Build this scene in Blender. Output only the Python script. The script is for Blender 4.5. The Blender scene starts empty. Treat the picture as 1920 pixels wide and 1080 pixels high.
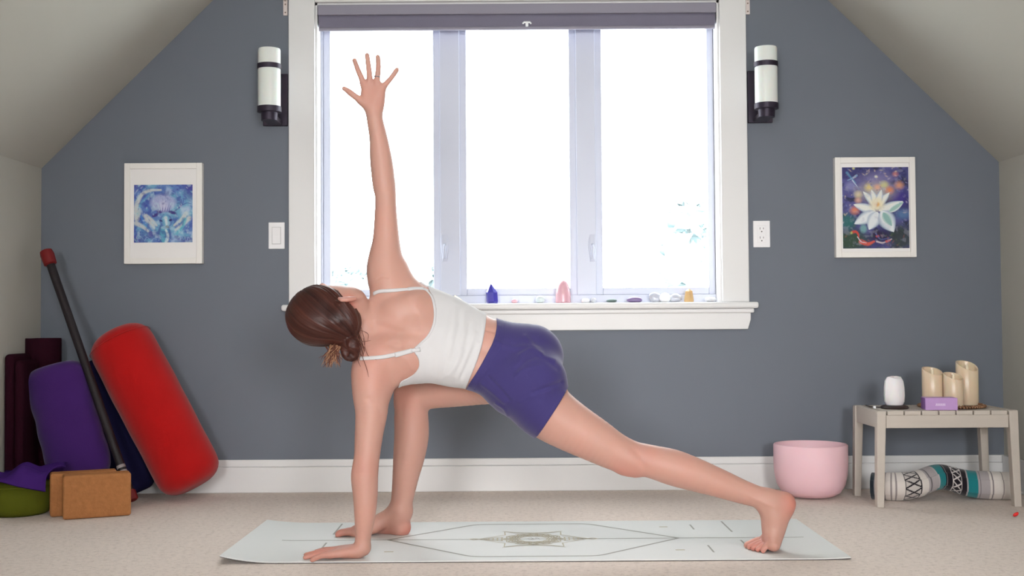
import bpy, bmesh, math, random
import numpy as np
from mathutils import Vector, Matrix
from mathutils.bvhtree import BVHTree
random.seed(7); np.random.seed(7)
R = math.radians
scene = bpy.context.scene
COL = scene.collection

# ------------------------------------------------------------------ camera
F_PX, CAM_H, PITCH, ROLL = 2169.0, 0.70, R(1.63), R(0.38)
_X = Vector((1, 0, 0)); _F = Vector((0, math.cos(PITCH), math.sin(PITCH))); _U = Vector((0, -math.sin(PITCH), math.cos(PITCH)))
_RT = _X * math.cos(ROLL) - _U * math.sin(ROLL)
_UP = _X * math.sin(ROLL) + _U * math.cos(ROLL)
CAM = Vector((0, 0, CAM_H))
cd = bpy.data.cameras.new('camera'); cam = bpy.data.objects.new('camera', cd); COL.objects.link(cam)
cd.sensor_width = 36.0; cd.lens = 36.0 * F_PX / 1920.0; cd.clip_start = 0.05; cd.clip_end = 300
m = Matrix((_RT, _UP, -_F)).transposed().to_4x4(); m.translation = CAM
cam.matrix_world = m
scene.camera = cam

# ------------------------------------------------------------------ world, lights, exposure
scene.view_settings.view_transform = 'Standard'; scene.view_settings.look = 'None'
scene.view_settings.gamma = 1.0; scene.view_settings.use_curve_mapping = False
scene.view_settings.exposure = 0.17
w = bpy.data.worlds.new('overcast_sky'); scene.world = w; w.use_nodes = True
bg = w.node_tree.nodes['Background']; bg.inputs[0].default_value = (0.93, 0.97, 1.0, 1); bg.inputs[1].default_value = 9.0

def area(name, loc, target, sx, sy, power, col, spread=180):
    l = bpy.data.lights.new(name, 'AREA'); l.shape = 'RECTANGLE'; l.size = sx; l.size_y = sy; l.energy = power; l.color = col; l.spread = R(spread)
    o = bpy.data.objects.new(name, l); COL.objects.link(o); o.location = loc
    o.rotation_euler = (Vector(target) - Vector(loc)).to_track_quat('-Z', 'Y').to_euler()
    return o
# frontal fill pair, set in unseen windows added behind the camera
area('rear_fill', (-1.0, -1.72, 1.25), (0.1, 4.6, 0.6), 0.8, 1.0, 7.8, (1.0, 0.985, 0.98), 52)
area('rear_fill', (1.05, -1.72, 1.25), (0.35, 4.6, 0.6), 0.8, 1.0, 8.8, (1.0, 0.985, 0.98), 52)

# flush ceiling light in the middle of the room
area('ceiling_lamp', (0.05, 1.9, 2.44), (0.05, 2.5, 0.0), 0.7, 0.7, 14, (0.98, 0.985, 1.0))

# ------------------------------------------------------------------ helpers
def ray(px, py):
    return _F + _RT * ((px - 960.0) / F_PX) + _UP * ((540.0 - py) / F_PX)
def P(px, py, Y):
    d = ray(px, py); return CAM + d * (Y / d.y)
def G(px, py, z=0.0):
    d = ray(px, py); return CAM + d * ((z - CAM_H) / d.z)
def lin(v):
    v = v / 255.0
    return v / 12.92 if v <= 0.04045 else ((v + 0.055) / 1.055) ** 2.4
def C3(r, g, b): return (lin(r), lin(g), lin(b))

def mat(name, col, rough=0.6, var=0.06, scale=6.0, bump=0.0, bscale=60.0, spec=0.4, metal=0.0, sss=0.0, trans=0.0, stretch=None, sheen=0.0):
    m = bpy.data.materials.new(name); m.use_nodes = True
    nt = m.node_tree; b = nt.nodes['Principled BSDF']
    tc = nt.nodes.new('ShaderNodeTexCoord')
    src = tc.outputs['Object']
    if stretch:
        mp = nt.nodes.new('ShaderNodeMapping'); mp.inputs['Scale'].default_value = stretch
        nt.links.new(src, mp.inputs[0]); src = mp.outputs[0]
    n = nt.nodes.new('ShaderNodeTexNoise'); n.inputs['Scale'].default_value = scale; n.inputs['Detail'].default_value = 4
    nt.links.new(src, n.inputs['Vector'])
    mx = nt.nodes.new('ShaderNodeMix'); mx.data_type = 'RGBA'
    mx.inputs['A'].default_value = tuple(max(0, c * (1 - var)) for c in col) + (1,)
    mx.inputs['B'].default_value = tuple(min(1, c * (1 + var)) for c in col) + (1,)
    nt.links.new(n.outputs['Fac'], mx.inputs['Factor'])
    nt.links.new(mx.outputs['Result'], b.inputs['Base Color'])
    b.inputs['Roughness'].default_value = rough; b.inputs['Metallic'].default_value = metal
    b.inputs['Specular IOR Level'].default_value = spec
    if sheen: b.inputs['Sheen Weight'].default_value = sheen
    if sss:
        b.inputs['Subsurface Weight'].default_value = sss
        b.inputs['Subsurface Radius'].default_value = (1.0, 0.35, 0.2); b.inputs['Subsurface Scale'].default_value = 0.012
    if trans: b.inputs['Transmission Weight'].default_value = trans
    if bump:
        n2 = nt.nodes.new('ShaderNodeTexNoise'); n2.inputs['Scale'].default_value = bscale; n2.inputs['Detail'].default_value = 3
        nt.links.new(src, n2.inputs['Vector'])
        bp = nt.nodes.new('ShaderNodeBump'); bp.inputs['Strength'].default_value = bump; bp.inputs['Distance'].default_value = 0.004
        nt.links.new(n2.outputs['Fac'], bp.inputs['Height']); nt.links.new(bp.outputs['Normal'], b.inputs['Normal'])
    return m

def attr_mat(name, rough=0.7, spec=0.3, bump=0.0, bscale=200.0, sheen=0.0, sss=0.0, aniso=None):
    """colour from the mesh's own painted colour attribute 'Col', with a fine grain"""
    m = bpy.data.materials.new(name); m.use_nodes = True
    nt = m.node_tree; b = nt.nodes['Principled BSDF']
    a = nt.nodes.new('ShaderNodeAttribute'); a.attribute_name = 'Col'
    nt.links.new(a.outputs['Color'], b.inputs['Base Color'])
    b.inputs['Roughness'].default_value = rough; b.inputs['Specular IOR Level'].default_value = spec
    if sheen: b.inputs['Sheen Weight'].default_value = sheen
    if sss:
        b.inputs['Subsurface Weight'].default_value = sss
        b.inputs['Subsurface Radius'].default_value = (1.0, 0.35, 0.2); b.inputs['Subsurface Scale'].default_value = 0.010
    if bump:
        tc = nt.nodes.new('ShaderNodeTexCoord'); n2 = nt.nodes.new('ShaderNodeTexNoise'); n2.inputs['Scale'].default_value = bscale
        nt.links.new(tc.outputs['Object'], n2.inputs['Vector'])
        bp = nt.nodes.new('ShaderNodeBump'); bp.inputs['Strength'].default_value = bump; bp.inputs['Distance'].default_value = 0.003
        nt.links.new(n2.outputs['Fac'], bp.inputs['Height']); nt.links.new(bp.outputs['Normal'], b.inputs['Normal'])
    return m

def rootloc(o):
    while o.parent: o = o.parent
    return o.location
def tag(o, label=None, cat=None, group=None, kind=None):
    if label: o['label'] = label
    if cat: o['category'] = cat
    if group: o['group'] = group
    if kind: o['kind'] = kind
    return o
def thing(name, loc, label=None, cat=None, group=None, kind=None):
    o = bpy.data.objects.new(name, None); COL.objects.link(o); o.location = loc; o.empty_display_size = 0.05
    return tag(o, label, cat, group, kind)

def mesh_obj(name, verts, faces, material, parent=None, smooth=False, base=None, bevel=0, angle=None):
    """verts in world space; base = origin of a top-level object"""
    off = Vector(rootloc(parent)) if parent else Vector(base if base else (0, 0, 0))
    me = bpy.data.meshes.new(name)
    me.from_pydata([tuple(Vector(v) - off) for v in verts], [], faces); me.update()
    bm = bmesh.new(); bm.from_mesh(me); bmesh.ops.recalc_face_normals(bm, faces=bm.faces); bm.to_mesh(me); bm.free()
    if smooth:
        me.polygons.foreach_set('use_smooth', [True] * len(me.polygons))
        if angle: me.set_sharp_from_angle(angle=R(angle))
    me.materials.append(material)
    o = bpy.data.objects.new(name, me); COL.objects.link(o)
    if parent: o.parent = parent
    else: o.location = off
    if bevel:
        b = o.modifiers.new('bevel', 'BEVEL'); b.width = bevel; b.segments = 2; b.limit_method = 'ANGLE'
    return o

class MB:
    def __init__(s): s.v = []; s.f = []
    def add(s, v, f):
        o = len(s.v); s.v += [Vector(p) for p in v]; s.f += [tuple(i + o for i in q) for q in f]; return s
    def box(s, a, b, M=None):
        (x0, y0, z0), (x1, y1, z1) = a, b
        v = [(x0, y0, z0), (x1, y0, z0), (x1, y1, z0), (x0, y1, z0), (x0, y0, z1), (x1, y0, z1), (x1, y1, z1), (x0, y1, z1)]
        if M: v = [M @ Vector(p) for p in v]
        return s.add(v, [(0, 3, 2, 1), (4, 5, 6, 7), (0, 1, 5, 4), (1, 2, 6, 5), (2, 3, 7, 6), (3, 0, 4, 7)])
    def lathe(s, prof, c, n=32, M=None):
        """prof: (r, z) list; c: base centre; closes at r=0"""
        v = []; f = []; k = len(prof)
        for i in range(n):
            a = 2 * math.pi * i / n
            for r, z in prof:
                p = Vector((r * math.cos(a), r * math.sin(a), z))
                if M: p = M @ p
                v.append(p + Vector(c))
        for i in range(n):
            j = (i + 1) % n
            for q in range(k - 1):
                f.append((i * k + q, j * k + q, j * k + q + 1, i * k + q + 1))
        if prof[0][0] > 1e-6: f.append(tuple(i * k for i in range(n))[::-1])
        if prof[-1][0] > 1e-6: f.append(tuple(i * k + k - 1 for i in range(n)))
        return s.add(v, f)
    def tube(s, pts, radii, n=10, flat=1.0, up=None):
        pts = [Vector(p) for p in pts]; k = len(pts)
        if not hasattr(radii, '__len__'): radii = [radii] * k
        v = []; f = []; prev = None
        for i in range(k):
            t = (pts[min(i + 1, k - 1)] - pts[max(i - 1, 0)]).normalized()
            ref = up if up is not None else (prev if prev is not None else (Vector((0, 0, 1)) if abs(t.z) < .9 else Vector((0, 1, 0))))
            if hasattr(ref, '__len__') and not isinstance(ref, Vector): ref = Vector(ref[i])
            b = (ref - t * ref.dot(t)).normalized(); a = t.cross(b); prev = b
            for q in range(n):
                an = 2 * math.pi * q / n
                v.append(pts[i] + (a * math.cos(an) + b * math.sin(an) * flat) * radii[i])
        for i in range(k - 1):
            for q in range(n):
                r = (q + 1) % n
                f.append((i * n + q, i * n + r, (i + 1) * n + r, (i + 1) * n + q))
        f.append(tuple(range(n))[::-1]); f.append(tuple((k - 1) * n + q for q in range(n)))
        return s.add(v, f)
    def build(s, name, material, parent=None, **kw):
        return mesh_obj(name, s.v, s.f, material, parent, **kw)

def set_col(o, cols):
    me = o.data
    a = me.color_attributes.new('Col', 'FLOAT_COLOR', 'POINT')
    c = np.ones((len(me.vertices), 4), np.float32); c[:, :3] = cols
    a.data.foreach_set('color', c.ravel())

def catmull(pts, sub):
    pts = np.array(pts, float); out = []
    q = np.vstack([2 * pts[0] - pts[1], pts, 2 * pts[-1] - pts[-2]])
    for i in range(len(pts) - 1):
        p0, p1, p2, p3 = q[i], q[i + 1], q[i + 2], q[i + 3]
        for t in np.arange(sub) / sub:
            out.append(0.5 * (2 * p1 + (p2 - p0) * t + (2 * p0 - 5 * p1 + 4 * p2 - p3) * t * t + (3 * p1 - p0 - 3 * p2 + p3) * t ** 3))
    out.append(pts[-1]); return np.array(out)

# ------------------------------------------------------------------ materials of the room
m_wall = mat('slate_wall_paint', C3(115, 120, 130), 0.85, 0.03, 2.0, 0.04, 300, spec=0.2)
m_side = mat('greige_wall_paint', C3(184, 181, 172), 0.9, 0.02, 2.0, 0.03, 300, spec=0.2)
m_trim = mat('white_gloss_trim', C3(225, 224, 224), 0.45, 0.015, 3.0)
m_vinyl = mat('white_vinyl_frame', C3(202, 206, 222), 0.4, 0.01, 3.0)
m_carpet = mat('beige_carpet', C3(232, 215, 203), 1.0, 0.10, 60.0, 0.9, 420, spec=0.05, sheen=0.3)
def carpet_flecks(m):
    nt = m.node_tree; b = nt.nodes['Principled BSDF']; old = b.inputs['Base Color'].links[0].from_socket
    tc = nt.nodes.new('ShaderNodeTexCoord'); n = nt.nodes.new('ShaderNodeTexNoise'); n.inputs['Scale'].default_value = 55; n.inputs['Detail'].default_value = 6
    n.inputs['Roughness'].default_value = 0.8
    nt.links.new(tc.outputs['Object'], n.inputs['Vector'])
    r = nt.nodes.new('ShaderNodeValToRGB'); r.color_ramp.elements[0].position = 0.36; r.color_ramp.elements[1].position = 0.50
    nt.links.new(n.outputs['Fac'], r.inputs[0])
    mx = nt.nodes.new('ShaderNodeMix'); mx.data_type = 'RGBA'; mx.inputs['A'].default_value = C3(206, 187, 174) + (1,)
    nt.links.new(r.outputs[0], mx.inputs['Factor']); nt.links.new(old, mx.inputs['B'])
    nt.links.new(mx.outputs['Result'], b.inputs['Base Color'])
carpet_flecks(m_carpet)
m_glass = bpy.data.materials.new('window_glass'); m_glass.use_nodes = True
nt = m_glass.node_tree; nt.nodes.remove(nt.nodes['Principled BSDF'])
tr = nt.nodes.new('ShaderNodeBsdfTransparent'); tr.inputs[0].default_value = (0.97, 0.985, 0.98, 1)
gl = nt.nodes.new('ShaderNodeBsdfGlossy'); gl.inputs['Roughness'].default_value = 0.02
mx = nt.nodes.new('ShaderNodeMixShader'); mx.inputs[0].default_value = 0.05
nt.links.new(tr.outputs[0], mx.inputs[1]); nt.links.new(gl.outputs[0], mx.inputs[2])
nt.links.new(mx.outputs[0], nt.nodes['Material Output'].inputs[0])

# ------------------------------------------------------------------ room shell
YW = 4.79                       # gable wall
YB = -1.80                      # wall behind the camera
XL = P(77, 480, YW).x; XR = P(1876, 480, YW).x
ZK = 0.5 * (P(78, 315, YW).z + P(1872, 305, YW).z)
pl = P(400, 0, YW); pr = P(1552, 0, YW)
SL = (pl.z - ZK) / (pl.x - XL); SR = (pr.z - ZK) / (XR - pr.x)
ZC = 2.5
XCL = XL + (ZC - ZK) / SL; XCR = XR - (ZC - ZK) / SR
T = 0.16

mesh_obj('floor', [(XL - .2, YB - .2, 0), (XR + .2, YB - .2, 0), (XR + .2, YW + .05, 0), (XL - .2, YW + .05, 0), (XL - .2, YB - .2, -.1), (XR + .2, YB - .2, -.1), (XR + .2, YW + .05, -.1), (XL - .2, YW + .05, -.1)],
         [(0, 1, 2, 3), (7, 6, 5, 4), (0, 4, 5, 1), (1, 5, 6, 2), (2, 6, 7, 3), (3, 7, 4, 0)], m_carpet)['kind'] = 'structure'
def wall_side(name, x, dx):
    tag(MB().box((min(x, x + dx), YB, 0), (max(x, x + dx), YW + T, ZK)).build(name, m_side), kind='structure')
wall_side('wall_left', XL, -T); wall_side('wall_right', XR, T)
def slab(name, a, b, nrm):
    (xa, za), (xb, zb) = a, b; n = Vector((nrm[0], 0, nrm[1])).normalized() * T
    v = [(xa, YB, za), (xb, YB, zb), (xb, YW + T, zb), (xa, YW + T, za)]
    v += [Vector(p) + n for p in v]
    o = mesh_obj(name, v, [(0, 1, 2, 3), (7, 6, 5, 4), (0, 4, 5, 1), (1, 5, 6, 2), (2, 6, 7, 3), (3, 7, 4, 0)], m_side)
    o['kind'] = 'structure'
slab('ceiling', (XL, ZK), (XCL, ZC), (-SL, 1)); slab('ceiling', (XCR, ZC), (XR, ZK), (SR, 1)); slab('ceiling', (XCL, ZC), (XCR, ZC), (0, 1))

# window opening
WX0 = P(590, 300, YW).x; WX1 = P(1352, 300, YW).x
WZ0 = P(971, 569, YW).z; WZ1 = P(971, 2, YW).z
def gable(name, y0, y1, material, holes):
    """gable wall as vertical strips around rectangular holes (x0,x1,z0,z1)"""
    def top(x): return min(ZC, ZK + SL * (x - XL), ZK + SR * (XR - x))
    xs = sorted({XL, XCL, XCR, XR} | {h[0] for h in holes} | {h[1] for h in holes})
    b = MB()
    def quad(x0, x1, za, zb0, zb1):
        v = [(x0, y0, za), (x1, y0, za), (x1, y0, zb1), (x0, y0, zb0), (x0, y1, za), (x1, y1, za), (x1, y1, zb1), (x0, y1, zb0)]
        b.add(v, [(0, 1, 2, 3), (7, 6, 5, 4), (0, 4, 5, 1), (1, 5, 6, 2), (2, 6, 7, 3), (3, 7, 4, 0)])
    for x0, x1 in zip(xs[:-1], xs[1:]):
        h = [h for h in holes if h[0] <= x0 + 1e-6 and h[1] >= x1 - 1e-6]
        if h: quad(x0, x1, 0, h[0][2], h[0][2]); quad(x0, x1, h[0][3], top(x0), top(x1))
        else: quad(x0, x1, 0, top(x0), top(x1))
    tag(b.build(name, material), kind='structure')
gable('wall_back', YW, YW + T, m_wall, [(WX0, WX1, WZ0, WZ1)])
rear = [(-1.45, -0.55, 0.7, 1.8), (0.6, 1.5, 0.7, 1.8)]  # unseen windows, added to carry the rear fill lights
gable('wall_front', YB - T, YB, m_side, rear)
for n_, (x0, x1, z0, z1) in enumerate(rear):
    wn = tag(thing('window_%d' % (n_ + 2), (0.5 * (x0 + x1), YB, z0)), kind='structure')
    for a, b_ in (((x0 - .09, z0 - .09), (x0, z1 + .02)), ((x1, z0 - .09), (x1 + .09, z1 + .02)), ((x0, z0 - .09), (x1, z0)), ((x0, z1 - .0), (x1, z1 + .02))):
        MB().box((a[0], YB, a[1]), (b_[0], YB + .02, b_[1])).build('window_casing', m_trim, wn)
    MB().box((x0, YB - .10, z0), (x1, YB - .09, z1)).build('pane', m_glass, wn)

# baseboards
def baseboard(name, a, b_):
    tag(MB().box(a, b_).build(name, m_trim, bevel=.004), kind='structure')
zb = P(700, 861, YW - .015).z
baseboard('baseboard_back', (XL, YW - .016, 0), (XR, YW, zb - .03))
baseboard('trim_1', (XL, YW - .010, zb - .03), (XR, YW, zb))
baseboard('baseboard_left', (XL, YB, 0), (XL + .016, YW - .016, zb))
baseboard('baseboard_right', (XR - .016, YB, 0), (XR, YW - .016, zb))

# ------------------------------------------------------------------ the window
win = tag(thing('window_1', (0.5 * (WX0 + WX1), YW, WZ0)), kind='structure')
YF = YW + 0.085                 # room face of the vinyl frame
YG = YW + 0.115                 # glass
# jamb linings
for nm, a, b_ in (('jamb', (WX0 - .002, YW, WZ0), (WX0 + .012, YW + T, WZ1)), ('jamb', (WX1 - .012, YW, WZ0), (WX1 + .002, YW + T, WZ1)), ('jamb', (WX0, YW, WZ1 - .012), (WX1, YW + T, WZ1))):
    MB().box(a, b_).build(nm, m_trim, win)
co0 = P(541, 300, YW - .02).x; co1 = P(1402, 300, YW - .02).x
ZT = WZ1 + .11
MB().box((co0, YW - .022, WZ0), (WX0 + .004, YW, ZT)).build('casing', m_trim, win, bevel=.004)
MB().box((WX1 - .004, YW - .022, WZ0), (co1, YW, ZT)).build('casing', m_trim, win, bevel=.004)
MB().box((WX0 + .004, YW - .022, WZ1 - .004), (WX1 - .004, YW, ZT)).build('casing', m_trim, win, bevel=.004)
# stool with rounded nose, apron with cut ends
s0 = P(527, 575, YW - .05).x; s1 = P(1423, 570, YW - .05).x
zs = WZ0
st = MB().box((s0, YW - .052, zs - .026), (s1, YW + .001, zs)); st.box((WX0, YW, zs - .026), (WX1, YW + T, zs + .001))
st.build('window_sill', m_trim, win, bevel=.008)
a0 = P(541, 600, YW - .02).x; a1 = P(1408, 600, YW - .02).x; za = P(971, 620, YW - .02).z
MB().add([(a0, YW - .022, zs - .026), (a1, YW - .022, zs - .026), (a1, YW - .022, za + .04), (a1 - .012, YW - .022, za), (a0 + .012, YW - .022, za), (a0, YW - .022, za + .04),
          (a0, YW, zs - .026), (a1, YW, zs - .026), (a1, YW, za + .04), (a1 - .012, YW, za), (a0 + .012, YW, za), (a0, YW, za + .04)],
         [(0, 1, 2, 3, 4, 5), (11, 10, 9, 8, 7, 6)] + [(i, (i + 1) % 6, (i + 1) % 6 + 6, i + 6) for i in range(6)]).build('apron', m_trim, win, bevel=.003)
MB().box((a0 - .012, YW - .036, zs - .045), (a1 + .012, YW, zs - .026)).build('sill_moulding', m_trim, win, bevel=.006)
# three sashes: pane edges read off the photograph at the glass
zp0 = P(971, 541, YG).z; zp1 = P(971, 20, YG).z
fr = MB(); 
panes = [(P(621, 300, YG).x, P(813, 300, YG).x), (P(875, 300, YG).x, P(1067, 300, YG).x), (P(1128, 300, YG).x, P(1325, 300, YG).x)]
fx0, fx1 = WX0 + .012, WX1 - .012
fr.box((fx0, YF, zs), (panes[0][0] - .03, YG + .03, WZ1 - .012)); fr.box((panes[2][1] + .03, YF, zs), (fx1, YG + .03, WZ1 - .012))
fr.box((fx0, YF, zs), (fx1, YG + .03, zp0 - .03)); fr.box((fx0, YF, zp1 + .03), (fx1, YG + .03, WZ1 - .012))
fr.build('frame', m_vinyl, win, bevel=.003)
for i in (0, 1):
    xa = panes[i][1] + .028; xb = panes[i + 1][0] - .028
    MB().box((xa, YF - .006, zp0 - .03), (xb, YG + .03, zp1 + .03)).build('mullion', m_vinyl, win, bevel=.004)
for x0, x1 in panes:
    sa = MB(); e = .03
    sa.box((x0 - e, YF + .008, zp0 - e), (x0, YG + .02, zp1 + e)); sa.box((x1, YF + .008, zp0 - e), (x1 + e, YG + .02, zp1 + e))
    sa.box((x0, YF + .008, zp0 - e), (x1, YG + .02, zp0)); sa.box((x0, YF + .008, zp1), (x1, YG + .02, zp1 + e))
    so = sa.build('sash', m_vinyl, win, bevel=.003)
    MB().box((x0 - .004, YG, zp0 - .004), (x1 + .004, YG + .006, zp1 + .004)).build('pane', m_glass, so)
# sash lock handles on the mullions
for px in (834, 1111):
    c = P(px, 465, YF - .012)
    hb = MB(); n = 20
    ring = []
    prof = [(0.011 + .008 * math.sin(math.pi * min(1, t * 1.15)) * (1 - .4 * t), (t - .5) * .115) for t in np.linspace(0, 1, 12)]
    v = []; k = len(prof)
    for dy, sc in ((.008, 1.0), (-.002, 1.0), (-.006, .75)):
        v += [(c.x + r * sc, YF - .006 + dy, c.z - z * sc) for r, z in prof] + [(c.x - r * sc, YF - .006 + dy, c.z - z * sc) for r, z in prof[::-1]]
    n = 2 * k; f = [tuple(range(n)), tuple(range(2 * n, 3 * n))[::-1]]
    for l in (0, 1): f += [(l * n + i, l * n + (i + 1) % n, (l + 1) * n + (i + 1) % n, (l + 1) * n + i) for i in range(n)]
    o = hb.add(v, f).build('lock_plate', m_vinyl, win, smooth=True, angle=40)
    MB().tube([(c.x, YF - .010, c.z + .015), (c.x, YF - .026, c.z), (c.x - .002, YF - .024, c.z - .045)], [.006, .007, .005], 8).build('lock_lever', m_vinyl, o, smooth=True)

# roller blind inside the head of the window
m_blind = mat('mauve_blind_fabric', C3(118, 114, 132), 0.8, 0.04, 20, 0.1, 400)
m_blind2 = mat('mauve_blind_cassette', C3(142, 138, 152), 0.6, 0.03, 6)
bl = thing('roller_blind', (0.5 * (WX0 + WX1), YW + .02, WZ1 - .12), 'mauve grey roller blind rolled up at the head of the window', 'blind')
zt = P(971, 9, YW).z; zm = P(971, 27, YW).z; zbm = P(971, 53, YW).z
bx0, bx1 = WX0 + .014, WX1 - .014
MB().box((bx0, YW - .012, zm), (bx1, YW + .06, WZ1 - .013)).build('cassette', m_blind2, bl, bevel=.005)
MB().tube([(bx0 + .004, YW + .028, zm - .014), (bx1 - .004, YW + .028, zm - .014)], .03, 24).build('fabric_roll', m_blind, bl, smooth=True, angle=50)
MB().box((bx0 + .006, YW - .002, zbm), (bx1 - .006, YW + .001, zm - .01)).build('fabric_drop', m_blind, bl)
MB().tube([(bx0 + .006, YW - .001, zbm), (bx1 - .006, YW - .001, zbm)], .008, 12).build('hem_bar', m_blind2, bl, smooth=True, angle=50)
m_plastic = mat('clear_white_plastic', C3(240, 240, 242), 0.25, 0.01, 5)
pc = P(988, 45, YW - .012)
MB().tube([pc + Vector((-.017, 0, .002)), pc + Vector((-.012, -.006, .006)), pc + Vector((.012, -.006, .006)), pc + Vector((.017, 0, .002))], .004, 8).build('pull_grip', m_plastic, bl, smooth=True)
MB().box(pc + Vector((-.006, -.004, -.010)), pc + Vector((.006, .006, .004))).build('pull_tab', m_plastic, bl, bevel=.002)
# curtain rod brackets at the top corners of the casing
m_bracket = mat('ivory_bracket', C3(222, 210, 206), 0.4, 0.02, 8)
for px, py, lb in ((538, 14, 'small ivory metal bracket beside the top of the left window casing'), (1399, 12, 'small ivory metal bracket beside the top of the right window casing')):
    c = P(px, py, YW - .004); sg = -1 if px < 900 else 1
    c.x += sg * .006
    br = thing('rod_bracket', c + Vector((0, .004, -.03)), lb, 'bracket', 'brackets by the window head')
    MB().box(c + Vector((-.009, -.004, -.034)), c + Vector((.009, .004, .032))).build('wall_plate', m_bracket, br, bevel=.002)
    MB().tube([c + Vector((0, -.004, .028)), c + Vector((sg * .006, -.03, .034)), c + Vector((sg * .006, -.05, .040))], .005, 8).build('arm', m_bracket, br, smooth=True)
    for dz in (-.022, .012):
        MB().lathe([(0, -.0), (.0035, 0), (.003, .002), (0, .0025)], c + Vector((0, -.004, dz)), 10, Matrix.Rotation(R(90), 3, 'X')).build('screw', mat('brass_screw', C3(150, 130, 120), .4, .05), br, smooth=True)

# ------------------------------------------------------------------ outside: trees beyond the glass, overexposed haze put into their pale colours
m_haze = mat('washed_out_foliage', C3(200, 212, 214), 0.95, 0.06, 3)
m_hazeb = mat('washed_out_bark', C3(160, 165, 165), 0.95, 0.06, 3)
m_ground = mat('washed_out_field', C3(225, 228, 226), 0.95, 0.04, 0.3)
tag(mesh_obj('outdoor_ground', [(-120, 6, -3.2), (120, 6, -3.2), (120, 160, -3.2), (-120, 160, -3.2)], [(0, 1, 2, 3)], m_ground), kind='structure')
def pale_tree(px, py, Y, rad, label):
    top = P(px, py, Y); base = Vector((top.x, Y, -3.2)); h = top.z + 3.2
    t = thing('pale_tree', base, label, 'tree', 'washed-out trees outside')
    MB().tube([base, base + Vector((0.1, 0, h * .5)), top - Vector((0, 0, h * .1))], [.28, .18, .05], 8).build('trunk', m_hazeb, t, smooth=True)
    b = MB(); rs = random.Random(px)
    for i in range(600):
        u = rs.random(); hh = .22 + .78 * u; rr = rad * math.sin(math.pi * min(1, (1 - u) * .8 + .1)) * math.sqrt(rs.random()); a = rs.random() * 6.283
        c = base + Vector((rr * math.cos(a), rr * math.sin(a), hh * h)); s = .35 + .3 * rs.random()
        d1 = Vector((rs.gauss(0, 1), rs.gauss(0, 1), rs.gauss(0, .5))).normalized() * s; d2 = d1.cross(Vector((rs.gauss(0, 1), rs.gauss(0, 1), rs.gauss(0, 1)))).normalized() * s * .6
        b.add([c - d1, c + d2, c + d1, c - d2 + Vector((0, 0, .08))], [(0, 1, 2), (0, 2, 3)])
    tag(b.build('foliage', m_haze, t), kind='stuff')
pale_tree(1185, 395, 38, 2.6, 'pale washed-out tree beside the left edge of the right window pane')
pale_tree(1290, 372, 48, 2.6, 'tallest pale washed-out tree in the right window pane')
pale_tree(780, 480, 50, 3.0, 'pale washed-out tree low in the left window pane beside the raised arm')
pale_tree(650, 500, 55, 2.6, 'lowest pale washed-out tree at the edge of the left window pane')
#PART2
# ------------------------------------------------------------------ wall sconces
m_bronze = mat('dark_bronze_metal', C3(52, 44, 58), 0.45, 0.08, 10, metal=0.4)
m_opal = mat('opal_white_glass', C3(232, 234, 230), 0.25, 0.01, 4, spec=0.5, sss=0.3)
def sconce(px, py_top, py_glass_bot, label):
    YC = YW - .13; c = P(px, py_glass_bot, YC); zt_ = P(px, py_top, YC).z; r = .0455
    s = thing('wall_sconce', (c.x, YW, c.z - .06), label, 'wall light', 'pair of wall sconces beside the window')
    MB().box((c.x - .051, YW - .016, c.z - .052), (c.x + .051, YW, c.z + .165)).build('backplate', m_bronze, s, bevel=.003)
    h = zt_ - c.z
    MB().lathe([(r - .004, .004), (r, 0), (r, h - .006), (r - .002, h), (r - .006, h), (r - .006, .01), (0, .01)], (c.x, YC, c.z), 40).build('glass_shade', m_opal, s, smooth=True, angle=40)
    zb_ = c.z + h * .70
    MB().lathe([(r + .0005, -.010), (r + .003, -.010), (r + .003, .010), (r + .0005, .010)], (c.x, YC, zb_), 40).build('band', m_bronze, s, smooth=True, angle=40)
    MB().box((c.x - .006, YC + r, zb_ - .008), (c.x + .006, YW - .014, zb_ + .008)).build('band_arm', m_bronze, s)
    MB().lathe([(0, -.018), (r * .9, -.018), (r + .003, -.016), (r + .003, .006), (r - .003, .006)], (c.x, YC, c.z), 40).build('cup', m_bronze, s, smooth=True, angle=40)
    MB().lathe([(0, -.050), (r * .72, -.050), (r * .74, -.018), (0, -.018)], (c.x, YC, c.z), 32).build('socket', m_bronze, s, smooth=True, angle=40)
    MB().box((c.x - .03, YC, c.z - .049), (c.x + .03, YW - .01, c.z - .030)).build('arm', m_bronze, s, bevel=.003)
sconce(505, 92, 203, 'cylindrical white glass wall sconce left of the window')
sconce(1437, 89, 197, 'cylindrical white glass wall sconce right of the window')

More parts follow.
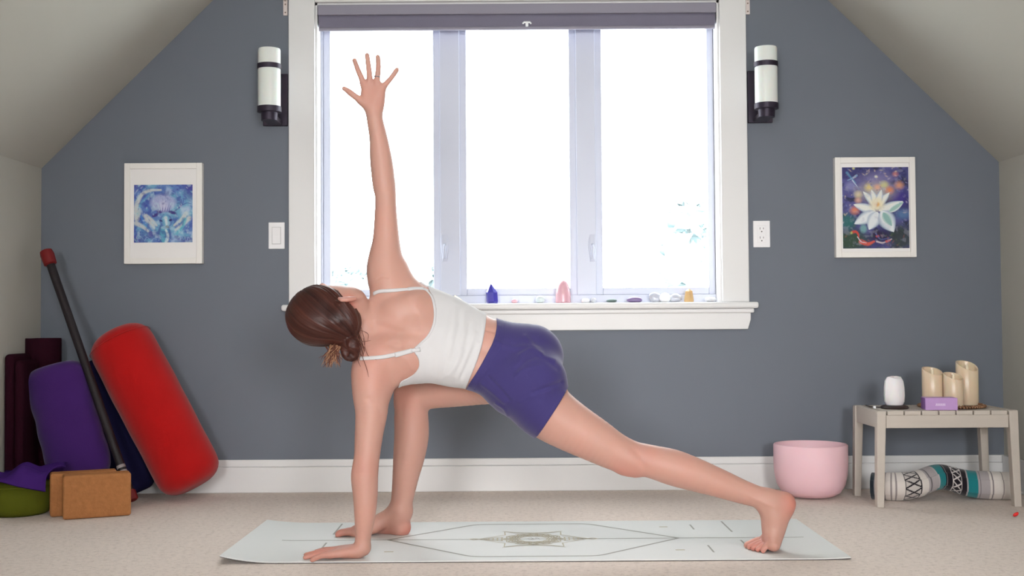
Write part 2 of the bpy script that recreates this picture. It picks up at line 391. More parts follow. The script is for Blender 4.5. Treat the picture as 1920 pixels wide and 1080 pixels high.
# ------------------------------------------------------------------ switch and outlet
m_plate = mat('white_plate_plastic', C3(236, 234, 236), 0.35, 0.01, 6)
m_slot = mat('dark_slot', C3(70, 66, 66), 0.6, 0.05)
def plate(px0, py0, px1, py1, name, label, cat):
    a = P(px0, py1, YW); b = P(px1, py0, YW); cx = .5 * (a.x + b.x); cz = .5 * (a.z + b.z); w2 = .5 * (b.x - a.x); h2 = .5 * (b.z - a.z)
    t = thing(name, (cx, YW, cz - h2), label, cat)
    MB().box((cx - w2, YW - .006, cz - h2), (cx + w2, YW, cz + h2)).build('cover_plate', m_plate, t, bevel=.002)
    if name == 'light_switch':
        MB().box((cx - .019, YW - .0085, cz - .036), (cx + .019, YW - .005, cz + .036)).build('switch_surround', mat('shadow_gap_grey', C3(200, 198, 200), .5, .01), t, bevel=.001)  # greyer tone stands in for the thin shadow gap round the rocker
        MB().add([(cx - .016, YW - .0085, cz - .033), (cx + .016, YW - .0085, cz - .033), (cx + .016, YW - .010, cz), (cx - .016, YW - .010, cz), (cx + .016, YW - .0145, cz + .033), (cx - .016, YW - .0145, cz + .033),
                  (cx - .016, YW - .006, cz - .033), (cx + .016, YW - .006, cz - .033), (cx + .016, YW - .006, cz + .033), (cx - .016, YW - .006, cz + .033)],
                 [(0, 1, 2, 3), (3, 2, 4, 5), (6, 9, 8, 7), (0, 6, 7, 1), (5, 4, 8, 9), (0, 3, 5, 9, 6), (1, 7, 8, 4, 2)]).build('rocker', m_plate, t)
    else:
        MB().box((cx - .0185, YW - .0085, cz - .036), (cx + .0185, YW - .005, cz + .036)).build('receptacle', m_plate, t, bevel=.002)
        for dz in (.019, -.019):
            for dx, hh in ((-.007, .0045), (.007, .0035)):
                MB().box((cx + dx - .001, YW - .0092, cz + dz + .004 - hh), (cx + dx + .001, YW - .008, cz + dz + .004 + hh)).build('slot', m_slot, t)
            MB().lathe([(0, 0), (.0028, 0), (.0028, .001), (0, .001)], (cx, YW - .0083, cz + dz - .009), 10, Matrix.Rotation(R(90), 3, 'X')).build('ground_hole', m_slot, t)
plate(504, 417, 534, 467, 'light_switch', 'white rocker light switch left of the window casing', 'switch')
plate(1412, 414, 1443, 464, 'wall_outlet', 'white double power outlet right of the window casing', 'outlet')

# ------------------------------------------------------------------ framed pictures (painted as colour on the paper)
m_frame = mat('white_picture_frame', C3(240, 236, 232), 0.45, 0.02, 5)
m_paper = mat('white_mat_paper', C3(240, 237, 236), 0.8, 0.01, 5)
m_print = attr_mat('painted_print', 0.6, 0.3)
class Canvas:
    def __init__(s, W, H, nx, ny):
        s.W, s.H, s.nx, s.ny = W, H, nx, ny
        s.x, s.y = np.meshgrid(np.linspace(0, W, nx), np.linspace(0, H, ny))      # y down
        s.c = np.zeros((ny, nx, 3)); s.rs = np.random.RandomState(3)
    def noise(s, f, seed):
        rs = np.random.RandomState(seed); out = np.zeros_like(s.x)
        for o in range(4):
            g = rs.rand(64, 64); k = f * 2 ** o
            u = s.x / s.W * k; v = s.y / s.H * k * s.H / s.W
            iu = u.astype(int); iv = v.astype(int); fu = u - iu; fv = v - iv; fu = fu * fu * (3 - 2 * fu); fv = fv * fv * (3 - 2 * fv)
            gg = lambda a, b: g[b % 64, a % 64]
            out += (gg(iu, iv) * (1 - fu) * (1 - fv) + gg(iu + 1, iv) * fu * (1 - fv) + gg(iu, iv + 1) * (1 - fu) * fv + gg(iu + 1, iv + 1) * fu * fv) * .5 ** (o + 1)
        return out / .9375
    def mix(s, m, col): s.c = s.c * (1 - m[..., None]) + np.array(C3(*col)) * m[..., None]
    def fill(s, m, col, a=1.0): s.mix(np.clip(m, 0, 1) * a, col)
    def blob(s, x, y, rx, ry, col, a=1.0, ang=0, soft=.35):
        c_, s_ = math.cos(R(ang)), math.sin(R(ang)); dx, dy = s.x - x, s.y - y
        d = np.sqrt(((dx * c_ + dy * s_) / rx) ** 2 + ((-dx * s_ + dy * c_) / ry) ** 2)
        s.fill((1 - d) / soft, col, a)
    def stroke(s, pts, w0, w1, col, a=1.0, soft=.5):
        pts = catmull(pts, 8); d = np.full_like(s.x, 1e9)
        for i, p in enumerate(pts):
            w = w0 + (w1 - w0) * i / (len(pts) - 1); d = np.minimum(d, np.hypot(s.x - p[0], s.y - p[1]) / max(w, .1))
        s.fill((1 - d) / soft, col, a)
    def petal(s, bx, by, tx, ty, w, col, edge, a=1.0):
        L = math.hypot(tx - bx, ty - by); ux, uy = (tx - bx) / L, (ty - by) / L
        t = ((s.x - bx) * ux + (s.y - by) * uy) / L; q = (-(s.x - bx) * uy + (s.y - by) * ux)
        ww = w * np.sin(np.pi * np.clip(t, 0, 1) ** .8) ** .8 + 1e-3; m = np.where((t > 0) & (t < 1), (1 - np.abs(q) / ww) / .25, 0)
        s.fill(m, edge, a); s.fill(np.where((t > 0) & (t < 1), (1 - np.abs(q) / (ww * .78)) / .5, 0), col, a * .9)

def picture(px0, py0, px1, py1, art, canvas, label):
    """outer frame and artwork given as picture rectangles on the wall plane"""
    YFp = YW - .03; a = P(px0, py1, YFp); b = P(px1, py0, YFp); z0, z1, x0, x1 = a.z, b.z, a.x, b.x; fw = .024
    t = thing('framed_picture', (.5 * (x0 + x1), YW, z0), label, 'picture', 'framed prints on the gable wall')
    for q in (((x0, z0), (x0 + fw, z1)), ((x1 - fw, z0), (x1, z1)), ((x0 + fw, z0), (x1 - fw, z0 + fw)), ((x0 + fw, z1 - fw), (x1 - fw, z1))):
        MB().box((q[0][0], YFp, q[0][1]), (q[1][0], YW, q[1][1])).build('frame_rail', m_frame, t, bevel=.002)
    MB().box((x0 + fw, YFp + .009, z0 + fw), (x1 - fw, YFp + .014, z1 - fw)).build('mount', m_paper, t)
    A = P(art[0], art[3], YFp + .008); B = P(art[2], art[1], YFp + .008)
    nx, ny = canvas.nx, canvas.ny
    xs = np.linspace(A.x, B.x, nx); zs_ = np.linspace(B.z, A.z, ny); yy = YFp + .0085
    v = [(x, yy, z) for z in zs_ for x in xs]
    f = [(j * nx + i, j * nx + i + 1, (j + 1) * nx + i + 1, (j + 1) * nx + i) for j in range(ny - 1) for i in range(nx - 1)]
    o = mesh_obj('print', v, f, m_print, t); set_col(o, canvas.c.reshape(-1, 3))

# left print: a stag's head under a domed tree with a crescent moon, blues and creams
k = Canvas(494, 497, 150, 150)
n1, n2, n3 = k.noise(4, 1), k.noise(7, 2), k.noise(12, 5)
k.fill(np.ones_like(k.x), (96, 128, 190)); k.fill((n1 - .42) * 5, (120, 178, 205), .8); k.fill((n2 - .55) * 6, (176, 196, 222), .7); k.fill((.42 - n2) * 6, (62, 80, 165), .8)
for x, y, rx, ry in ((0, 0, 90, 70), (494, 40, 110, 130), (20, 480, 110, 70), (450, 480, 110, 50), (150, 420, 60, 60)): k.blob(x, y, rx, ry, (66, 55, 150), .8, soft=.7)
k.stroke([(25, 290), (20, 190), (60, 90), (130, 50), (225, 45)], 30, 12, (200, 205, 205), .95); k.stroke([(40, 260), (55, 170), (120, 95)], 18, 10, (110, 175, 205), .6)
k.blob(40, 240, 22, 50, (190, 200, 200), .8)
k.blob(245, 155, 125, 85, (172, 178, 215), .95, soft=.3); k.blob(245, 185, 50, 70, (205, 205, 228), .9, soft=.6)
for i in range(13):
    a = -160 + i * 11.5; x1, y1 = 245 + 118 * math.cos(R(a)), 165 + 80 * math.sin(R(a))
    k.stroke([(245 + (i - 6) * 9, 235), (245 + (x1 - 245) * .55 + (i % 2) * 8, 190), (x1, y1)], 5, 2, (96, 88, 170), .7)
k.stroke([(330, 235), (390, 190), (400, 130)], 7, 4, (70, 66, 150)); k.stroke([(380, 195), (440, 160), (480, 165)], 6, 3, (72, 78, 165)); k.stroke([(410, 170), (420, 120)], 5, 3, (72, 78, 165))
for a, b_ in (((100, 270), (190, 350)), ((110, 300), (170, 370)), ((440, 250), (340, 350)), ((465, 290), (350, 390)), ((20, 330), (120, 400))):
    k.stroke([a, ((a[0] + b_[0]) / 2 + 10, (a[1] + b_[1]) / 2), b_], 26, 12, (205, 208, 205), .85)
k.stroke([(430, 300), (410, 360), (360, 420)], 20, 10, (90, 185, 200), .8); k.stroke([(60, 270), (90, 330), (160, 400)], 14, 8, (70, 130, 205), .8)
k.blob(180, 262, 38, 16, (66, 52, 130), .95, -25); k.blob(325, 240, 40, 16, (62, 48, 125), .95, 15); k.blob(215, 235, 26, 14, (72, 50, 130), .9, 10)
k.petal(255, 510, 258, 300, 62, (96, 170, 195), (70, 90, 160)); k.stroke([(272, 500), (285, 440), (270, 390)], 20, 12, (206, 222, 225), .9)
k.petal(262, 255, 280, 385, 62, (120, 180, 205), (86, 110, 180)); k.stroke([(268, 285), (275, 340)], 18, 12, (215, 225, 228), .9)
k.blob(228, 310, 17, 9, (52, 62, 120), 1, 20); k.blob(308, 305, 16, 12, (44, 48, 105), 1, -20); k.blob(280, 362, 20, 13, (48, 42, 70), 1)
k.fill((n3 - .60) * 9, (190, 215, 225), .45); k.fill((.36 - n3) * 9, (56, 58, 150), .5)
rd = np.random.RandomState(41)
for i in range(200):
    x, y = rd.rand() * 494, rd.rand() * 497
    if ((x - 265) / 70) ** 2 + ((y - 330) / 110) ** 2 < 1 or ((x - 245) / 120) ** 2 + ((y - 165) / 80) ** 2 < 1: continue
    pal = ((150, 190, 215), (84, 160, 200), (196, 206, 216), (84, 92, 180), (110, 190, 200), (70, 64, 160), (186, 180, 220))
    k.blob(x, y, 9 + 14 * rd.rand(), 3 + 5 * rd.rand(), pal[rd.randint(len(pal))], .55, math.degrees(math.atan2(y - 250, x - 250)) + 90, .8)
for i in range(8): k.stroke([(30 + i * 60, 480), (50 + i * 58, 440 + 12 * (i % 3)), (80 + i * 56, 470)], 6, 3, (150, 180, 220), .6)
picture(232, 305, 379, 495, (251, 346, 361, 455), k, 'white framed print of a stag in blues, left of the window')

# right print: a white lotus glowing over a dark pond with koi
k = Canvas(548, 687, 150, 186)
n1, n2, n3 = k.noise(4, 11), k.noise(8, 12), k.noise(16, 15)
k.fill(np.ones_like(k.x), (58, 58, 112)); k.fill((n1 - .48) * 6, (92, 92, 150), .8); k.fill((.45 - n2) * 6, (36, 40, 66), .8)
k.blob(60, 620, 200, 130, (52, 78, 52), .9, soft=.6); k.blob(480, 600, 150, 160, (50, 60, 56), .9, soft=.6); k.blob(40, 460, 90, 90, (40, 110, 100), .8, soft=.6)
k.blob(470, 260, 110, 90, (68, 52, 140), .8, soft=.7); k.blob(500, 400, 90, 60, (92, 130, 175), .7, soft=.7); k.blob(70, 160, 60, 50, (140, 140, 190), .8, soft=.6)
k.blob(280, 110, 200, 100, (140, 132, 176), .7, soft=.8); k.blob(280, 210, 210, 110, (196, 186, 178), .75, soft=.8)
for x, y, r_, c_ in ((220, 170, 48, (226, 205, 130)), (345, 150, 48, (214, 210, 130)), (290, 170, 40, (228, 170, 140)), (390, 195, 48, (228, 140, 92)), (470, 155, 52, (224, 160, 130)), (130, 230, 46, (220, 205, 160)), (130, 280, 40, (222, 175, 160)), (100, 365, 52, (232, 140, 96)), (440, 60, 34, (205, 130, 120)), (400, 95, 40, (120, 112, 160)), (95, 10, 16, (220, 220, 150)), (280, 80, 18, (235, 235, 215))):
    k.blob(x, y, r_, r_ * .9, c_, .85, soft=.8)
k.stroke([(40, 45), (75, 90), (110, 130)], 14, 6, (84, 130, 170)); k.stroke([(120, 70), (80, 95), (45, 110)], 12, 5, (130, 160, 200)); k.stroke([(85, 110), (125, 165)], 8, 4, (190, 205, 225))
W_ = (232, 236, 238); E = (176, 190, 206); TE = (136, 180, 176)
for t_ in ((285, 330, 170, 205, 34), (285, 330, 390, 215, 34), (285, 330, 240, 190, 34), (285, 330, 325, 190, 34), (300, 370, 500, 290, 40), (270, 370, 90, 315, 42)): k.petal(*t_, (236, 236, 228), E)
k.petal(380, 380, 505, 295, 30, (150, 190, 180), W_)
for t_ in ((280, 380, 95, 480, 58), (290, 380, 215, 530, 62)): k.petal(*t_, W_, E)
k.petal(320, 370, 420, 550, 78, W_, E); k.petal(335, 385, 405, 500, 40, TE, (190, 210, 205))
k.blob(285, 315, 78, 72, (238, 228, 196), .95, soft=.5); k.blob(280, 315, 36, 28, (226, 170, 84), .95, soft=.6); k.blob(276, 316, 14, 10, (200, 96, 50), 1)
k.petal(250, 360, 285, 260, 26, (240, 232, 205), (220, 215, 200), .6)
k.blob(170, 520, 36, 46, (120, 165, 170), .9, soft=.5); k.blob(300, 580, 110, 60, (44, 34, 66), .9, soft=.6)
k.stroke([(80, 550), (105, 545), (125, 565), (130, 600)], 16, 7, (196, 70, 60)); k.stroke([(150, 630), (205, 650), (255, 630)], 26, 12, (214, 92, 78)); k.stroke([(120, 590), (150, 630), (190, 640)], 6, 4, (205, 205, 215)); k.stroke([(280, 630), (330, 640), (400, 610)], 10, 6, (205, 190, 195)); k.stroke([(360, 630), (390, 620)], 14, 6, (205, 88, 80)); k.blob(285, 585, 18, 12, (198, 80, 70))
k.stroke([(270, 560), (310, 610), (380, 600)], 7, 5, (90, 100, 160)); k.blob(70, 555, 14, 14, (190, 200, 110), .9, soft=.6)
rd = np.random.RandomState(40)
for i in range(260):
    x, y = rd.rand() * 548, rd.rand() * 687; low = y > 470
    pal = ((60, 96, 66), (92, 110, 70), (44, 44, 84), (84, 96, 150), (150, 90, 86), (60, 84, 96)) if low else ((150, 146, 196), (104, 100, 170), (196, 186, 206), (72, 66, 140), (214, 190, 170), (120, 140, 190), (226, 208, 170), (88, 70, 120))
    if ((x - 285) / 215) ** 2 + ((y - 390) / 170) ** 2 < 1: continue
    k.blob(x, y, 8 + 14 * rd.rand(), 4 + 6 * rd.rand(), pal[rd.randint(len(pal))], .55, rd.rand() * 180, .8)
k.fill((n3 - .62) * 9, (170, 170, 190), .25)
picture(1568, 294, 1716, 483, (1581, 313, 1703, 466), k, 'white framed print of a white lotus flower, right of the window')

# ------------------------------------------------------------------ stones along the window sill
def crystal(name, px, py_top, wpx, label, col, sides=6, tip=.3, lean=0, Y=YW + .03, rough=.2, trans=.0, cat='crystal', taper=.85, off=0.0):
    Y += off; base = P(px, 570, Y); base.z = zs + .0015; t = P(px, py_top, Y); h = t.z - base.z; r = .5 * wpx * Y / F_PX
    v = []; f = []; rs = random.Random(px)
    ph = rs.random()
    rad = [r * (1 + .12 * (rs.random() - .5)) for _ in range(sides)]
    for z, s in ((0, .9), (.10, 1.0), (1 - tip, taper)):
        for i in range(sides):
            a = 2 * math.pi * (i + ph) / sides
            v.append((base.x + lean * z * h + rad[i] * s * math.cos(a), Y + rad[i] * s * .8 * math.sin(a), base.z + z * h * (1 + (.06 * rs.random() if z > .5 else 0))))
    v.append((base.x + lean * h, Y, base.z + h)); n = sides
    f.append(tuple(range(n))[::-1])
    for l in (0, 1): f += [(l * n + i, l * n + (i + 1) % n, (l + 1) * n + (i + 1) % n, (l + 1) * n + i) for i in range(n)]
    f += [(2 * n + i, 2 * n + (i + 1) % n, 3 * n) for i in range(n)]
    return tag(mesh_obj(name, v, f, mat(name + '_mineral', col, rough, .15, 40, spec=.5, trans=trans, sss=.15), base=base), label, cat, 'stones on the window sill')
def stone(name, px, wpx, hpx, label, col, seed, rough=.35, bumpy=.12, trans=0.0, off=0.0, depth=.8, cat='stone', lift=0):
    Y = YW + .02 + off; b = P(px, 570, Y); rx = .5 * wpx * Y / F_PX; hz = hpx * Y / F_PX; b.z = zs + .0015
    bm = bmesh.new(); bmesh.ops.create_icosphere(bm, subdivisions=3, radius=1); rs = np.random.RandomState(seed); dirs = rs.randn(7, 3); dirs /= np.linalg.norm(dirs, axis=1)[:, None]; am = rs.rand(7)
    v = []
    for q in bm.verts:
        d = np.array(q.co); s = 1 + bumpy * float(np.sum(am * np.sin(3 * dirs @ d + am * 6))) / 2.5
        p = d * s; v.append((b.x + p[0] * rx, Y + p[1] * rx * depth, b.z + max(0, (p[2] + .85) / 1.85) * hz))
    f = [tuple(x.index for x in p.verts) for p in bm.faces]; bm.free()
    return tag(mesh_obj(name, v, f, mat(name + '_mineral', col, rough, .2, 60, spec=.5, trans=trans, sss=.1), base=b, smooth=True, angle=60), label, cat, 'stones on the window sill')
crystal('fluorite_tower', 923, 531, 21, 'deep violet blue pointed crystal on the window sill', C3(66, 62, 160), 6, .48, -.06, taper=1.0)
stone('pink_pebble', 965, 12, 8, 'tiny pink pebble on the sill beside the blue crystal', C3(225, 180, 190), 1)
stone('pale_agate', 1013, 17, 14, 'small pale green grey stone between blue and pink crystals', C3(205, 215, 215), 2)
qb = P(1056, 570, YW + .03); qb.z = zs + .0015; qh = P(1056, 525, YW + .03).z - qb.z; qr = .032
tag(MB().lathe([(0, 0), (qr * .92, 0), (qr, .004), (qr * .98, qh * .35), (qr * .86, qh * .62), (qr * .62, qh * .84), (qr * .3, qh * .96), (0, qh)], qb, 12).build('rose_quartz_tower', mat('rose_quartz', C3(244, 200, 208), .25, .08, 30, spec=.5, trans=.5, sss=.2), base=qb, smooth=True, angle=30), 'tall rounded rose quartz tower on the window sill', 'crystal', 'stones on the window sill')
stone('milky_chip', 1098, 14, 9, 'small milky clear chip just right of the rose quartz', C3(226, 226, 230), 3, bumpy=.3)
stone('grey_chip', 1113, 10, 10, 'small upright grey chip between rose quartz and dark green stone', C3(196, 198, 206), 14, bumpy=.3)
stone('dark_green_stone', 1147, 20, 7, 'flat dark green stone on the right half of the sill', C3(96, 112, 108), 4)
stone('amethyst_chunk', 1191, 30, 11, 'long flat purple amethyst chunk on the window sill', C3(128, 108, 148), 5, bumpy=.2)
for i_, (px, wp, hp, lb, sd, of) in enumerate(((1229, 26, 19, 'clear quartz cluster left of the white ball stone', 6, .03), (1268, 22, 16, 'clear quartz cluster behind the white ball stone, beside the amber tower', 7, .03))):
    q = stone('quartz_cluster', px, wp, hp, lb, C3(186, 188, 198), sd, .15, .35, off=of)
stone('white_ball_stone', 1247, 21, 18, 'round white ball stone on the right half of the sill', C3(240, 240, 240), 8, bumpy=.03, depth=1)
crystal('citrine_tower', 1292, 541, 21, 'honey amber pointed crystal tower at the right of the sill', C3(206, 172, 124), 6, .22, taper=.72)
stone('clear_pebble', 1333, 24, 10, 'flat clear pebble at the far right end of the sill', C3(216, 218, 224), 9, bumpy=.2)
crystal('pale_yellow_crystal', 858, 553, 26, 'pale yellow crystal half hidden behind the white tank top', C3(226, 214, 186), 6, .5, -.3)

# ------------------------------------------------------------------ small slatted table on the right
m_table = mat('greige_painted_wood', C3(196, 186, 176), 0.55, 0.05, 9, 0.08, 60, stretch=(1, 1, 6))
TY0, TY1 = 4.30, 4.61
zt_ = P(1770, 770, TY0).z
tx0 = P(1664, 770, TY0).x - .038; tx1 = P(1909, 770, TY0).x
tb = thing('slatted_side_table', (.5 * (tx0 + tx1), .5 * (TY0 + TY1), 0), 'low greige painted wooden table with a slatted top in the corner', 'table')
lw = .034
for lx, sx in ((tx0, -1), (tx1 - lw, 1)):
    for ly, sy in ((TY0, -1), (TY1 - lw, 1)):
        dx, dy = sx * .010, sy * .004
        v = []
        for z, a, ww in ((0.0, 1, .026), (zt_, 0, lw)):
            cx, cy = lx + lw / 2 + dx * a, ly + lw / 2 + dy * a
            v += [(cx - ww / 2, cy - lw / 2, z), (cx + ww / 2, cy - lw / 2, z), (cx + ww / 2, cy + lw / 2, z), (cx - ww / 2, cy + lw / 2, z)]
        MB().add(v, [(0, 3, 2, 1), (4, 5, 6, 7), (0, 1, 5, 4), (1, 2, 6, 5), (2, 3, 7, 6), (3, 0, 4, 7)]).build('leg', m_table, tb, bevel=.003)
ah = .046
for ly in (TY0 + .004, TY1 - .022): MB().box((tx0 + lw, ly, zt_ - .018 - ah), (tx1 - lw, ly + .018, zt_ - .016)).build('apron', m_table, tb, bevel=.002)
for lx in (tx0 + .004, tx1 - .022): MB().box((lx, TY0 + lw, zt_ - .018 - ah), (lx + .018, TY1 - lw, zt_ - .0005)).build('apron', m_table, tb, bevel=.002)
ns = 7; gap = .005; sw = (tx1 - tx0 - 2 * lw - gap * (ns + 1)) / ns
for i in range(ns):
    x0 = tx0 + lw + gap + i * (sw + gap)
    MB().box((x0, TY0 + .002, zt_ - .016), (x0 + sw, TY1 - .002, zt_ - .0005)).build('slat', m_table, tb, bevel=.0015)

# things on the table
m_dark = mat('dark_stained_wood', C3(50, 36, 36), 0.5, 0.2, 20)
m_selenite = mat('white_selenite', C3(238, 234, 236), 0.5, 0.02, 12, 0.15, 60, sss=.4)
c = P(1677, 752, 4.42); c.z = zt_
sl_ = thing('crystal_lamp', c, 'small white crystal lamp on a dark round base on the table', 'lamp')
MB().lathe([(0, 0), (.050, 0), (.053, .004), (.049, .010), (.036, .014), (0, .014)], c, 32).build('base', m_dark, sl_, smooth=True, angle=40)
v = []; f = []; n = 11; pr_ = [(.030, .012), (.037, .026), (.039, .05), (.038, .08), (.035, .103), (.027, .117), (.012, .120), (.0, .120)]
rs = random.Random(4); fac = [1 + .10 * (rs.random() - .5) for _ in range(n)]
for r_, z in pr_:
    for i in range(n):
        a = 2 * math.pi * i / n; v.append((c.x + r_ * fac[i] * math.cos(a), c.y + r_ * fac[i] * math.sin(a), c.z + z + .004 * math.sin(a * 2 + 1) * (z > .1)))
for l in range(len(pr_) - 1): f += [(l * n + i, l * n + (i + 1) % n, (l + 1) * n + (i + 1) % n, (l + 1) * n + i) for i in range(n)]
f.append(tuple(range(n))[::-1])
mesh_obj('crystal_body', v, f, m_selenite, sl_, smooth=True, angle=38)
MB().tube([c + Vector((-.04, .01, .004)), c + Vector((-.06, .03, .003)), c + Vector((-.075, .06, .003)), c + Vector((-.07, .13, .003))], .0022, 6).build('cord', m_dark, sl_, smooth=True)
MB().box(c + Vector((-.082, -.01, .0005)), c + Vector((-.073, .003, .011))).build('cord_switch', m_plastic, sl_, bevel=.002)

m_tray = mat('dark_woven_tray', C3(82, 58, 46), 0.6, 0.3, 60)
m_bead = mat('bronze_beads', C3(150, 112, 84), 0.3, 0.5, 120, metal=.5)
cc = P(1784, 752, 4.47); cc.z = zt_
ty = thing('beaded_tray', cc, 'dark round tray edged with bronze beads under the candles', 'tray')
MB().lathe([(0, 0), (.118, 0), (.122, .003), (.118, .005), (0, .005)], cc, 40).build('tray_disc', m_tray, ty, smooth=True, angle=40)
bb = MB()
for ring, rr, nb in ((0, .121, 64), (1, .1125, 58)):
    for i in range(nb):
        a = 2 * math.pi * i / nb + ring * .05
        bb.lathe([(0, -.0055), (.0035, -.004), (.0055, 0), (.0035, .004), (0, .0055)], cc + Vector((rr * math.cos(a), rr * math.sin(a), .0062 + ring * .003)), 6)
tag(bb.build('bead_rim', m_bead, ty, smooth=True), kind='stuff')

m_wax = mat('ivory_wax', C3(226, 204, 176), 0.26, 0.05, 14, 0.05, 40, spec=0.5, sss=.35)
m_flame = mat('pale_plastic_flame', C3(244, 228, 200), 0.3, 0.03, 10)
def candle(px, py_hi, dy_lo, Yc, wpx, label):
    c = P(px, 750, Yc); c.z = zt_ + .0055; hi = P(px, py_hi, Yc).z - c.z; r = .5 * wpx * Yc / F_PX; lo = dy_lo * Yc / F_PX
    t = thing('pillar_candle', c, label, 'candle', 'ivory flameless candles on the tray')
    n = 40; v = []; f = []
    def rim(a): return hi - lo * (.5 + .5 * math.cos(a + R(68))) ** 1.3
    rows = [(r * .97, 0, 0), (r, .003, 0), (r, None, -.003), (r * .96, None, 0), (r * .84, None, -.002), (r * .78, None, -.012), (r * .4, None, -.02), (.0001, None, -.022)]
    for ri, (rad, z, dz) in enumerate(rows):
        for i in range(n):
            a = 2 * math.pi * i / n
            if z is not None: zz = z
            else:
                base = rim(a) if ri < 6 else (hi - lo * .75); zz = (base if ri < 5 else min(base, hi - lo * .75)) + dz
            v.append((c.x + rad * math.cos(a), c.y + rad * math.sin(a), c.z + zz))
    for l in range(len(rows) - 1): f += [(l * n + i, l * n + (i + 1) % n, (l + 1) * n + (i + 1) % n, (l + 1) * n + i) for i in range(n)]
    f.append(tuple(range(n))[::-1])
    mesh_obj('wax_body', v, f, m_wax, t, smooth=True, angle=45)
    zf = hi - lo * .75 - .022
    MB().lathe([(0, 0), (.002, 0), (.0065, .010), (.0065, .020), (.004, .034), (0, .040)], c + Vector((0, 0, zf)), 12).build('flame_tip', m_flame, t, smooth=True)
candle(1749, 688, 15, 4.50, 38, 'medium ivory flameless candle at the left of the three on the tray')
candle(1788, 698, 14, 4.455, 36, 'shortest ivory flameless candle in the middle of the tray')
candle(1814, 676, 19, 4.515, 40, 'tallest ivory flameless candle at the right of the tray')

# lilac box
m_lilac = mat('lilac_printed_card', C3(186, 146, 202), 0.45, 0.12, 22)
m_lilac2 = mat('violet_card_edge', C3(150, 104, 178), 0.45, 0.15, 30)
m_ink = mat('pale_lettering_ink', C3(230, 212, 236), 0.5, 0.02)
c = P(1764, 762, 4.335); c.z = zt_; Mx = Matrix.Rotation(R(-7), 4, 'Z'); Mx.translation = c
lb_ = thing('lilac_box', c, 'small lilac cardboard box at the front edge of the table', 'box')
MB().box((-.058, -.012, 0), (.058, .060, .0455), Mx).build('carton', m_lilac, lb_, bevel=.0015)
MB().box((-.0585, -.010, .002), (-.0575, .058, .044), Mx).build('end_flap', m_lilac2, lb_)
MB().box((-.022, -.0126, .017), (.014, -.0120, .019), Mx).build('lettering_bar', m_ink, lb_)
for i in range(7): MB().box((-.020 + i * .005, -.0126, .0205), (-.0168 + i * .005, -.0120, .0245), Mx).build('lettering', m_ink, lb_)

# pink bowl
m_bowl = mat('frosted_pink_quartz', C3(236, 196, 204), 0.5, 0.03, 5, 0.03, 200, spec=0.3, sss=.15)
bc = G(1532, 938); bc.y += .09; rb = P(1600, 832, bc.y).x - P(1532, 832, bc.y).x; hb_ = P(1532, 832, bc.y).z
prof = [(0, .0005), (.05, .001), (rb * .62, .006), (rb * .80, .022), (rb * .92, .050), (rb * .98, .090), (rb, .13), (rb, hb_ - .004), (rb - .003, hb_), (rb - .007, hb_), (rb - .010, hb_ - .005), (rb - .010, .13), (rb * .9 - .008, .055), (rb * .75, .03), (0, .014)]
tag(MB().lathe(prof, bc, 64).build('singing_bowl', m_bowl, base=bc, smooth=True, angle=50), 'large frosted pink crystal singing bowl beside the table', 'bowl')

